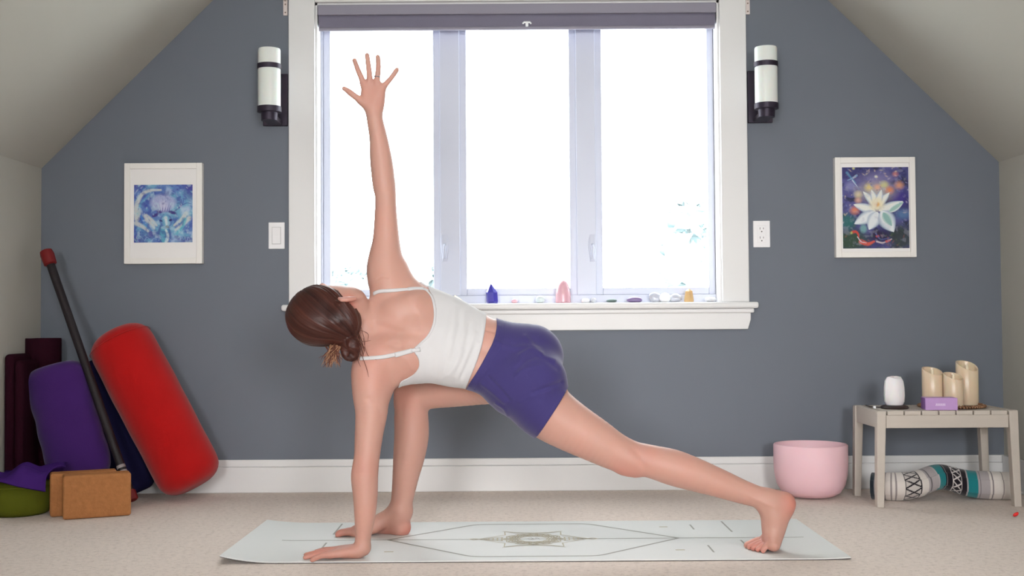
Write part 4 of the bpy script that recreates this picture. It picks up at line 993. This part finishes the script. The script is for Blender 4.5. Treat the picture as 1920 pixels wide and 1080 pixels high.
# hand: palm plate and five fingers (thumb at the left, back of the hand to the camera)
HYc = 3.615
for tx, ty in ((684, 158), (693, 155), (707, 156), (716, 163)):
    pr.append(c_([(700, 210, HYc, 9.5), ((700 + tx) / 2 + .5, (208 + ty) / 2, HYc, 9), (tx, ty, HYc, 6.6)], .012))
pr.append(c_([(690, 200, HYc - .004, 8), (684, 185, HYc - .006, 8), (684, 168, HYc, 6)], .012))
pr.append(c_([(707, 214, HYc, 8), (712.5, 200, HYc, 7.5), (714.5, 186, HYc, 7.2), (715, 172, HYc, 7)], .012))
FK = .006
pr.append(c_([(690, 199, HYc, 9.00), (678, 190, HYc - .006, 8.00), (668.5, 183, HYc - .010, 6.00), (656, 173.5, HYc - .012, 5.72), (650, 169, HYc - .012, 4.85), (645, 166, HYc - .012, 4.22)], FK))
pr.append(c_([(681, 158, HYc, 6.00), (678, 147, HYc - .002, 5.47), (671.5, 132, HYc - .004, 4.97), (666, 117, HYc - .002, 4.47), (664.8, 113.5, HYc, 4.51)], FK))
pr.append(c_([(693, 156, HYc, 6.00), (693, 144, HYc - .002, 5.47), (691, 124, HYc - .004, 4.97), (688.7, 107, HYc - .002, 4.47), (688.3, 103.5, HYc, 4.51)], FK))
pr.append(c_([(706, 157, HYc, 6.00), (707.5, 145, HYc - .002, 5.34), (709.5, 126, HYc - .004, 4.97), (708.8, 110, HYc - .002, 4.47), (708.3, 107, HYc, 4.51)], FK))
pr.append(c_([(717, 166, HYc, 6.50), (725, 156, HYc - .002, 5.22), (734, 145.5, HYc - .004, 4.60), (742, 134, HYc - .002, 4.65), (744.5, 130.5, HYc, 4.08)], FK))
# --- left arm, planted on the mat
pr.append(c_([(715, 668, 3.515, 36), (699, 700, 3.495, 38), (695, 733, 3.48, 34.5), (696.5, 770, 3.47, 30.5), (692, 812, 3.46, 26.5), (688, 855, 3.45, 24), (685, 878, 3.445, 24.7), (683.5, 897, 3.44, 25), (685, 932, 3.435, 22.8), (684, 971, 3.43, 19.2), (681, 1005, 3.43, 15), (679, 1024, 3.43, 14)], .022))
pr.append(c_([(745, 690, 3.52, 28), (728, 715, 3.50, 18), (718, 735, 3.49, 14)], .03))       # armpit
wr = P(677, 1030, 3.43)
hz = ZMAT + .010
def hw(x, y, z, r): return (x, y, z, r)
pr.append(prim_world([hw(wr.x + .004, 3.43, .034, .024), hw(wr.x - .012, 3.43, .024, .020), hw(wr.x - .05, 3.43, .020, .017)], .012))
kx = wr.x - .088
for (ky, ty, tx) in ((3.466, 3.492, -.600), (3.442, 3.447, -.622), (3.418, 3.408, -.617), (3.396, 3.371, -.590)):
    pr.append(prim_world([hw(wr.x - .01, 3.43 + (ky - 3.43) * .35, .026, .017), hw(wr.x - .05, 3.43 + (ky - 3.43) * .75, .025, .014), hw(kx, ky, .021, .0105)], .010))
    L_ = tx - kx
    pr.append(prim_world([hw(kx + .006, ky, .021, .0105), hw(kx + L_ * .4, ky + (ty - ky) * .4, .0205, .0082), hw(kx + L_ * .72, ky + (ty - ky) * .72, .0150, .0076), hw(tx + .006, ty, .0115, .0066)], .003))
pr.append(prim_world([hw(wr.x - .012, 3.445, .024, .018), hw(wr.x - .035, 3.475, .018, .0145), hw(wr.x - .058, 3.505, .015, .0105), hw(wr.x - .080, 3.522, .013, .0085)], .008))
# --- right leg, bent in front
thigh_r = c_([(975, 690, 3.615, 56), (940, 704, 3.65, 52), (895, 716, 3.70, 43), (850, 727, 3.745, 36), (810, 735, 3.78, 31), (780, 742, 3.80, 29.5)], .02); pr.append(thigh_r)
shin_r = c_([(774, 741, 3.80, 29), (770.5, 758, 3.80, 30.5), (771.5, 790, 3.805, 32), (771.5, 820, 3.805, 32), (767, 855, 3.803, 29.5), (760.7, 893, 3.80, 24.7), (755, 930, 3.80, 21), (751, 952, 3.80, 20)], .018); pr.append(shin_r)
pr.append(c_([(756, 735, 3.795, 17), (757, 752, 3.79, 16)], .02))       # kneecap
kneecap_r = pr[-1]
def foot_flat():
    hp = P(752, 960, 3.80); x0 = P(772, 1000, 3.80).x; x1 = P(629, 1000, 3.775).x; L = x0 - x1
    X = lambda u: x0 - u * L
    q = []
    q.append(prim_world([(hp.x, 3.80, hp.z, .034), (X(.17), 3.80, .055, .033), (X(.14), 3.80, .030, .0295)], .02))                        # heel
    q.append(prim_world([(hp.x - .004, 3.80, hp.z - .005, .033), (X(.30), 3.797, .060, .030), (X(.48), 3.79, .043, .024), (X(.66), 3.785, .026, .019)], .02))   # instep
    q.append(prim_world([(X(.15), 3.805, .026, .026), (X(.45), 3.825, .022, .020), (X(.70), 3.827, .020, .016)], .02))                    # outer edge
    q.append(prim_world([(X(.50), 3.78, .034, .020), (X(.74), 3.770, .021, .0185)], .02))
    for i, (y, ln_, r) in enumerate(((3.765, 1.0, .0115), (3.787, .985, .0088), (3.805, .95, .0083), (3.820, .91, .0078), (3.834, .86, .0075))):
        q.append(prim_world([(X(.70 - .02 * i), y - .002, .021, .0135), (X(ln_ - .10), y, .0195, r), (X(ln_) + r, y, .0135, r)], .006))
    return q
pr += foot_flat()
# --- left leg, stretched back on tucked toes
pr.append(c_([(985, 722, 3.535, 58), (1012, 757, 3.53, 55), (1036, 778, 3.528, 51.5), (1072, 801, 3.525, 46.5), (1114, 824.5, 3.52, 41), (1150, 845, 3.518, 35.5), (1184, 859, 3.515, 32.5), (1217, 864.5, 3.512, 30.5), (1260, 876, 3.508, 33.5), (1300, 889, 3.505, 31.5), (1350, 906.5, 3.50, 26.5), (1390, 921.5, 3.498, 22.5), (1425, 932.5, 3.495, 19.5), (1450, 938, 3.495, 18)], .02))
pr.append(c_([(1172, 872, 3.512, 17), (1190, 877, 3.512, 15)], .02))       # kneecap side
pr.append(c_([(1437, 936, 3.495, 19), (1458, 941, 3.495, 19.5), (1471, 942, 3.495, 20), (1470, 952, 3.495, 19)], .015))       # heel
pr.append(c_([(1440, 945, 3.495, 22), (1450, 966, 3.492, 24), (1450, 988, 3.49, 22), (1448, 1008, 3.488, 17.5)], .018))    # foot, upright
pr.append(c_([(1468, 948, 3.495, 18), (1462, 972, 3.495, 16), (1455, 996, 3.50, 14), (1450, 1012, 3.505, 12)], .015))
bx_, bz = P(1446, 1025, 3.49).x, ZMAT
pr.append(prim_world([(bx_, 3.455, .030, .0175), (bx_ + .002, 3.49, .030, .020), (bx_, 3.535, .030, .021)], .015))
pr.append(prim_world([(P(1449, 1006, 3.48).x, 3.475, P(1449, 1006, 3.48).z, .024), (bx_, 3.465, .033, .019)], .015))
pr.append(prim_world([(P(1450, 1006, 3.51).x, 3.510, P(1450, 1006, 3.51).z, .024), (bx_, 3.525, .034, .021)], .015))
tw = P(1404, 1033, 3.49).x
for i, (y, dx, r) in enumerate(((3.540, -.006, .0115), (3.516, -.002, .0090), (3.497, .006, .0086), (3.479, .016, .0082), (3.462, .028, .0080))):
    pr.append(prim_world([(bx_ - .002, y, .026, .0135), (bx_ - .028 + dx * .3, y - .002, .026, r + .001), (tw + dx + r, y - .004, .0135, r)], .004))
# --- head: crown to the left, face turned up and away
HC = np.array(P(609, 587, 3.50)); hc = np.array((-.985, -.05, -.06)); hc /= np.linalg.norm(hc); hf = np.array((.06, .70, .71)); hf -= hc * (hf @ hc); hf /= np.linalg.norm(hf); hr = np.cross(hf, hc)
AX = (hr, hf, hc)
def hp_(r, f, c): return HC + hr * r + hf * f + hc * c
head = [prim_ell(hp_(0, -.004, .008), AX, (.074, .094, .096), .02), prim_ell(hp_(0, .022, -.055), AX, (.058, .066, .066), .03), prim_ell(hp_(0, .045, -.092), AX, (.030, .034, .026), .03)]
head.append(prim_world([tuple(hp_(0, .088, -.012)) + (.008,), tuple(hp_(0, .102, -.042)) + (.010,), tuple(hp_(0, .096, -.052)) + (.011,)], .012))          # nose
head.append(prim_world([tuple(hp_(-.020, .079, -.078)) + (.007,), tuple(hp_(0, .086, -.078)) + (.009,), tuple(hp_(.020, .079, -.078)) + (.007,)], .010))   # lips
head.append(prim_world([tuple(hp_(-.045, .070, .004)) + (.010,), tuple(hp_(0, .084, .002)) + (.010,), tuple(hp_(.045, .070, .004)) + (.010,)], .012))    # brow
for s_ in (1, -1):
    e = hp_(s_ * .068, -.020, -.074)
    head.append(prim_world([tuple(e + hc * .022 + hr * s_ * .004 + hf * .004) + (.005,), tuple(e + hr * s_ * .014 - hf * .014 + hc * .013) + (.005,), tuple(e + hr * s_ * .012 - hf * .014 - hc * .006) + (.0048,), tuple(e - hc * .024 + hr * s_ * .003) + (.0065,)], .004))
    head.append(prim_ell(e + hr * s_ * .004, (hr * s_ * .8 + hf * .6, hf * .8 - hr * s_ * .6, hc), (.008, .017, .021), .006))
pr_all = pr + head

person = thing('person', (float(P(760, 1000, 3.6).x), 3.6, 0), 'person in white top and navy shorts holding a twisted lunge, one arm raised', 'person')
h = .003; lo = np.array((P(530, 600, 3.4).x - .02, 3.33, -.012)); hi = np.array((P(1500, 600, 3.5).x + .03, 3.90, P(690, 95, 3.6).z + .03))
n = np.ceil((hi - lo) / h).astype(int)
D, ax3 = eval_sdf(pr_all, lo, h, n)
D = np.maximum(D, (ZMAT - ax3[2])[None, None, :].astype(np.float32))
V, F = surface_nets(D, lo, h, 4); del D
N = vnormals(V, F)
# anatomy relief on the back and limbs
V = folds(V, N, [([(705, 610), (750, 622), (800, 628), (860, 643), (925, 663)], 9, -.005), ([(765, 560), (785, 585), (790, 610)], 8, .003), ([(735, 655), (765, 672), (775, 690)], 8, .003),
                 ([(800, 560), (812, 590), (808, 620)], 10, -.003), ([(720, 640), (745, 650), (770, 645)], 8, -.0025), ([(720, 590), (745, 600), (760, 590)], 9, -.002), ([(705, 520), (715, 517), (724, 519)], 3, -.002),
                 ([(676, 880), (684, 878), (694, 880)], 5, -.0015), ([(1185, 838), (1200, 855), (1205, 875)], 7, -.003), ([(1405, 930), (1430, 940), (1446, 946)], 4, .002), ([(695, 745), (715, 760), (722, 790)], 6, -.002),
                 ([(905, 617), (928, 622)], 3, -.003)])
m_skin = attr_mat('skin', 0.48, 0.35, 0.06, 260, sss=.22)
body = np_mesh('body', V, F, m_skin, person)
N = vnormals(V, F)
base_c = np.array(C3(193, 148, 134)); red_c = np.array(C3(198, 118, 104)); pale_c = np.array(C3(232, 190, 172))
warm = np.zeros(len(V))
for px, py, Y, rr, a in ((600, 1045, 3.43, .07, .55), (650, 1045, 3.43, .05, .4), (1484, 945, 3.49, .045, .9), (1425, 1035, 3.49, .05, .7), (1452, 1035, 3.49, .03, .6), (770, 997, 3.80, .035, .8), (640, 1003, 3.78, .05, .6), (720, 1005, 3.79, .05, .35), (1175, 885, 3.50, .05, .45), (655, 566, 3.45, .028, 1.0), (685, 878, 3.42, .05, .25), (757, 740, 3.79, .05, .35), (690, 700, 3.47, .07, .2), (1200, 850, 3.48, .05, .25), (700, 180, 3.61, .05, .2)):
    p = np.array(P(px, py, Y)); warm = np.maximum(warm, a * np.exp(-(np.linalg.norm(V - p, axis=1) / rr) ** 2))
rs = np.random.RandomState(8); mott = sum(np.sin(V @ (rs.randn(3) * fq) + rs.rand() * 6) for fq in (9, 14, 22, 31)) / 4
warm = np.clip(warm + .12 * mott, 0, 1)[:, None]
set_col(body, (base_c * (1 - warm) + red_c * warm) * (1 + .03 * mott[:, None]))
bvh = BVHTree.FromPolygons([tuple(v) for v in V], [tuple(f) for f in F])
def surf(px, py):
    d = ray(px, py).normalized(); hit = bvh.ray_cast(CAM, d); return hit[0], hit[1]
# eyes
m_eye = mat('eye_white', C3(230, 228, 225), 0.2, .02); m_iris = mat('brown_iris', C3(80, 54, 40), .2, .1)
for s_ in (1, -1):
    ec = Vector(hp_(s_ * .032, .071, -.020)); eo = MB().lathe([(0, -.012), (.007, -.0098), (.0115, -.003), (.0115, .003), (.007, .0098), (0, .012)], ec, 14).build('eye', m_eye, person, smooth=True)
    fd = Vector(hf).normalized(); MB().tube([ec + fd * .0105, ec + fd * .0128], [.0055, .003], 12).build('iris', m_iris, eo, smooth=True)

# --- clothing: the same body surface let out by a few millimetres and cut at its hems
def polysdf(poly, gx, gz):
    """signed distance (negative inside) on the X-Z grid"""
    X, Z = np.meshgrid(gx, gz, indexing='ij'); d = np.full(X.shape, 1e9); ins = np.zeros(X.shape, bool); n_ = len(poly)
    for i in range(n_):
        a, b = poly[i], poly[(i + 1) % n_]; v = b - a; t = np.clip(((X - a[0]) * v[0] + (Z - a[1]) * v[1]) / (v @ v), 0, 1)
        d = np.minimum(d, np.hypot(X - a[0] - t * v[0], Z - a[1] - t * v[1]))
        if a[1] != b[1]:
            cr = ((Z >= a[1]) != (Z >= b[1])) & (X < (b[0] - a[0]) * (Z - a[1]) / (b[1] - a[1]) + a[0]); ins ^= cr
    return np.where(ins, -d, d).astype(np.float32)
def curve(pts, sub=6): return [np.array(p) for p in catmull(pts, sub)]
def garment(prims, px_lo, px_hi, out, region_fn, fold_list, name, material, h=.0022):
    a = P(px_lo[0], px_hi[1], 3.5); b = P(px_hi[0], px_lo[1], 3.5)
    lo = np.array((a.x, 3.36, a.z)); n = np.ceil((np.array((b.x, 3.86, b.z)) - lo) / h).astype(int)
    D, ax = eval_sdf(prims, lo, h, n)
    D = D - out; D = np.maximum(D, region_fn(ax))
    V, F = surface_nets(D, lo, h, 3)
    V = folds(V, vnormals(V, F), fold_list)
    return np_mesh(name, V, F, material, person), V, F
YR = 3.5
Zp = lambda pts: [xz(x, y, YR) for x, y in pts]
# tank top
hem = [(906, 560), (910.5, 590), (909.5, 612), (905, 640), (896, 672), (885, 700), (870, 735), (864, 750)]
neck = [(790, 515), (801, 541), (812, 560), (817, 586), (815, 610), (804, 632), (788, 646), (780, 653)]
armh = [(779, 660), (786, 672), (787, 686), (779, 699), (766, 708), (752, 716), (744, 735)]
poly_back = Zp(curve(hem) + [(800, 760)] + curve(armh[::-1]) + curve(neck[::-1]) + [(860, 500)])
poly_front = Zp(curve(hem) + [(720, 760), (752, 700), (760, 640), (776, 560), (786, 505), (860, 500)])
def tank_region(ax):
    A_ = polysdf(poly_back, ax[0], ax[2])[:, None, :]; B_ = polysdf(poly_front, ax[0], ax[2])[:, None, :]
    back = (ax[1] < 3.595)[None, :, None]
    return np.where(back, A_, B_)
m_tank = mat('white_ribbed_cotton', C3(201, 199, 200), 0.85, 0.012, 6, 0.06, 500, spec=0.15, sheen=.2)
torso = [q for q in pr if q is not thigh_r and q is not shin_r and q is not kneecap_r]
shorts_pr = torso + [prim_chain([(975, 690, 3.615, 56), (955, 699, 3.638, 53.5)], .02)]
tk_folds = [([(852, 575), (850, 620), (843, 660), (832, 695)], 6, .0026), ([(870, 585), (868, 625), (860, 665), (846, 702)], 7, .003), ([(890, 625), (878, 665), (858, 708)], 5, .0026), ([(898, 645), (886, 682), (866, 718)], 4.5, .0026), ([(868, 660), (852, 690), (826, 712)], 5, .0024), ([(846, 565), (836, 605), (822, 650)], 8, .002), ([(905, 590), (906, 612), (903, 640), (894, 672), (872, 724)], 3, .0012),
            ([(862, 610), (852, 675)], 5, -.002), ([(880, 610), (870, 665)], 5, -.0022), ([(888, 655), (866, 706)], 4, -.0018)]
tank, TV, TF = garment(torso, (735, 505), (925, 755), .0045, tank_region, tk_folds, 'tank_top', m_tank)
tb_bvh = BVHTree.FromPolygons([tuple(v) for v in TV], [tuple(f) for f in TF])
# straps lying on the skin
def strap(pts, wpx, name='strap'):
    pp = catmull(pts, 6); P3 = []; Nn = []
    for x, y in pp:
        hit, nr = surf(x, y)
        if hit is None: continue
        d = ray(x, y).normalized(); h2 = tb_bvh.ray_cast(CAM, d)
        if h2[0] is not None and (h2[0] - CAM).length < (hit - CAM).length: hit, nr = h2[0], h2[1]
        P3.append(hit + nr * .002); Nn.append(nr)
    for _ in range(2):
        P3 = [P3[0]] + [(P3[i - 1] + P3[i] * 2 + P3[i + 1]) / 4 for i in range(1, len(P3) - 1)] + [P3[-1]]; Nn = [Nn[0]] + [((Nn[i - 1] + Nn[i] + Nn[i + 1])).normalized() for i in range(1, len(Nn) - 1)] + [Nn[-1]]
    mb = MB().tube(P3, wpx / 2 * 3.5 / F_PX, 10, flat=.38, up=Nn)
    return mb.build(name, m_tank, tank, smooth=True), P3, Nn
strap([(701, 551), (712, 546.5), (735, 545), (765, 543), (790, 542), (803, 546)], 7)
strap([(676, 672.5), (690, 672), (715, 670), (740, 665), (765, 659), (788, 655)], 7.5)
strap([(765, 543), (778, 541.5), (794, 542)], 9, 'strap_slider'); strap([(741, 666), (752, 663.5), (772, 657.5)], 9, 'strap_slider')
strap([(797, 543), (810, 558), (815.5, 585), (813.5, 609), (803, 631), (787, 646), (779, 654)], 5, 'neck_binding')
# shorts
waist = [(926, 560), (929, 590), (931, 612), (926, 637), (914, 662), (898, 692), (876, 726), (866, 742)]
hemL = [(1074, 716), (1061, 733), (1030, 780), (1003, 823), (992, 842)]
poly_sh = Zp(curve(waist[::-1]) + [(1010, 560), (1090, 600), (1090, 700)] + curve(hemL) + [(930, 850), (866, 780)])
def shorts_region(ax):
    return polysdf(poly_sh, ax[0], ax[2])[:, None, :]
m_short = mat('navy_violet_jersey', C3(58, 50, 104), 0.75, 0.06, 7, 0.08, 500, spec=0.2, sheen=.25)
sh_folds = [([(930, 640), (960, 652), (985, 650), (1010, 655)], 5, .003), ([(985, 632), (1000, 650), (1018, 668), (1040, 675)], 5, .0035), ([(975, 665), (995, 655), (1015, 662)], 4, .003), ([(968, 690), (990, 672), (1015, 668), (1045, 690)], 5, -.003), ([(965, 705), (985, 690), (1010, 685)], 4, .003),
            ([(1000, 735), (1025, 725), (1052, 716)], 5, -.005), ([(975, 752), (1000, 738), (1030, 730)], 5, .003), ([(905, 720), (925, 735), (945, 752)], 4, .003), ([(915, 705), (935, 725), (955, 748)], 3.5, -.0025), ([(930, 755), (945, 765), (952, 780)], 3, .003), ([(1006, 815), (1030, 776), (1058, 735)], 3, .0018), ([(935, 612), (930, 637), (917, 664), (880, 724)], 3.5, .002), ([(945, 600), (940, 640), (928, 668), (890, 730)], 2, -.0018),
            ([(985, 700), (1002, 720), (1012, 745)], 6, -.0025)]
shorts, SV, SF = garment(shorts_pr, (855, 560), (1085, 850), .006, shorts_region, sh_folds, 'shorts', m_short)

# ring on the ring finger
rp = Vector(P(706.9, 144, HYc - .002)); rd = Vector(P(709.5, 126, HYc)) - Vector(P(707, 144, HYc)); rd.normalize(); ra_ = rd.cross(Vector((0, 1, 0))).normalized(); rb_ = Vector((0, 1, 0))
MB().tube([rp + (ra_ * math.cos(t) + rb_ * math.sin(t)) * .0092 for t in np.linspace(0, 2 * math.pi, 25)], .0014, 8).build('finger_ring', mat('silver_ring', C3(150, 148, 160), .3, .05, metal=.9), person, smooth=True)

# --- hair: cap swept to a low bun, bun, loose ends
BUN = np.array(P(658, 654, 3.445)); NAPE = np.array(P(648, 634, 3.455))
hair = [prim_ell(hp_(0, -.008, .010), AX, (.084, .104, .107), .02), prim_ell(hp_(0, -.050, -.040), AX, (.062, .055, .070), .03)]
hair.append(prim_world([tuple(hp_(.03, -.06, -.05)) + (.040,), tuple(NAPE) + (.024,), tuple(NAPE * .4 + BUN * .6) + (.018,)], .02))
hair.append(prim_world([tuple(hp_(-.02, -.07, -.05)) + (.040,), tuple(NAPE) + (.022,)], .02))
hair.append(prim_world([tuple(hp_(.060, -.035, -.066)) + (.020,), tuple(hp_(.03, -.08, -.085)) + (.020,), tuple(NAPE) + (.016,)], .015))
loop = [tuple(BUN + np.array((.017 * math.cos(t), -.012 - .004 * math.sin(t * 2), -.003 + .025 * math.sin(t)))) + (.0125 + .002 * math.sin(t),) for t in np.linspace(0, 2 * math.pi, 15)]
bunp = [prim_ell(BUN, ((1, 0, .12), (0, 1, 0), (-.12, 0, 1)), (.024, .020, .034), .006), ('c', np.array(loop), .004), prim_world([tuple(NAPE) + (.016,), tuple(BUN + np.array((.004, -.012, .008))) + (.020,)], .01)]
hl = HC - .17; hh_ = HC + .17; hl[2] -= .06; hl[0] -= .02
hs = .0025; nn_ = np.ceil((hh_ - hl) / hs).astype(int)
D, axh = eval_sdf(hair + bunp, hl, hs, nn_)
# open the cap over the face and ears
X, Yg, Z = np.meshgrid(*axh, indexing='ij'); Q = np.stack([X - HC[0], Yg - HC[1], Z - HC[2]], -1)
cr_, cf, cc_ = Q @ hr, Q @ hf, Q @ hc
front = cf - (.030 + .55 * np.maximum(cc_ + .04, 0) - .5 * np.maximum(-.045 - cc_, 0))           # beyond the hairline
front = np.maximum(front, -(cc_ + .30))
D = np.maximum(D, front.astype(np.float32))
ear = np.sqrt(((cf + .020) / .018) ** 2 + ((cc_ + .076) / .026) ** 2) - 1
D = np.maximum(D, np.where(cr_ > .03, -ear * .02, -1).astype(np.float32))
HV_, HF = surface_nets(D, hl, hs, 3); del D, X, Yg, Z, Q
# strand relief: meridians that run from the hairline into the bun
N = vnormals(HV_, HF); axis = NAPE - hp_(0, .06, .07); axis /= np.linalg.norm(axis); e1 = np.cross(axis, (0, 0, 1)); e1 /= np.linalg.norm(e1); e2 = np.cross(axis, e1)
q = HV_ - HC; ang = np.arctan2(q @ e2, q @ e1); al = q @ axis
qb = HV_ - BUN; inbun = np.clip((.040 - np.linalg.norm(qb, axis=1)) / .006, 0, 1); angb = np.arctan2(qb[:, 2], qb[:, 0]) + 22 * np.linalg.norm(qb[:, [0, 2]], axis=1)
def strands(a, seed, freqs=(7, 13, 23, 37, 59, 83)):
    rs = np.random.RandomState(seed); return sum(np.sin(a * f_ + rs.rand() * 6.28 + .8 * np.sin(al * 30 + rs.rand() * 6)) / (1 + .15 * i) for i, f_ in enumerate(freqs)) / 4
st_ = strands(ang, 1) * (1 - inbun) + strands(angb * .6, 2, (5, 9, 14, 21, 30, 44)) * inbun
HV_ = HV_ + N * (st_ * (.0016 + .0008 * inbun))[:, None]
hr_o = np_mesh('hair', HV_, HF, attr_mat('brown_hair', 0.42, 0.3), person)
dk, lt = np.array(C3(38, 17, 15)), np.array(C3(86, 46, 37))
tt = np.clip(.42 + .42 * st_ + .12 * np.sin(ang * 3), 0, 1)[:, None]; set_col(hr_o, dk * (1 - tt) + lt * tt)
m_hairs = mat('loose_brown_hair', C3(104, 58, 46), .4, .2, 30); m_tip = mat('blond_hair_ends', C3(170, 126, 96), .4, .2, 30)  # lighter second tone for the blond tips of the tuft
ls = MB(); le = MB(); rs = random.Random(11)
for i in range(110):         # tuft hanging below the tie
    a = Vector(P(632 + rs.gauss(0, 8), 648 + rs.gauss(0, 3), 3.445 + rs.gauss(0, .006))); ex = rs.gauss(0, 8); ln_ = 12 + 26 * rs.random()
    b = Vector(P(624 + ex * .6 + rs.gauss(0, 2), 650 + ln_ * .55, 3.435 + rs.gauss(0, .008))); c2 = Vector(P(620 + ex * 1.0 + rs.gauss(0, 5), 652 + ln_, 3.435 + rs.gauss(0, .01)))
    (ls if i % 2 else le).tube([tuple(x) for x in catmull([tuple(a), tuple(b), tuple(c2)], 4)], [.0013] * 5 + [.0011, .0009, .0007, .0004], 5)
for i in range(18):         # wisps over the nape and shoulder
    x0, y0 = 668 + rs.gauss(0, 6), 628 + rs.gauss(0, 14); a = Vector(P(x0, y0, 3.445))
    x1, y1 = x0 + 12 + rs.gauss(0, 6), y0 + 22 + rs.gauss(0, 10); x2, y2 = x1 + rs.gauss(2, 6), y1 + 18 + rs.gauss(0, 8)
    pts = [a]
    for x, y in ((x1, y1), (x2, y2)):
        hit, nr = surf(x, y); pts.append(hit + nr * .004 if hit is not None else Vector(P(x, y, 3.45)))
    ls.tube([tuple(x) for x in catmull([tuple(p) for p in pts], 4)], [.0008] * 6 + [.0007, .0005, .0003], 5)
tag(ls.build('loose_strands', m_hairs, hr_o, smooth=True), kind='stuff'); tag(le.build('loose_ends', m_tip, hr_o, smooth=True), kind='stuff')
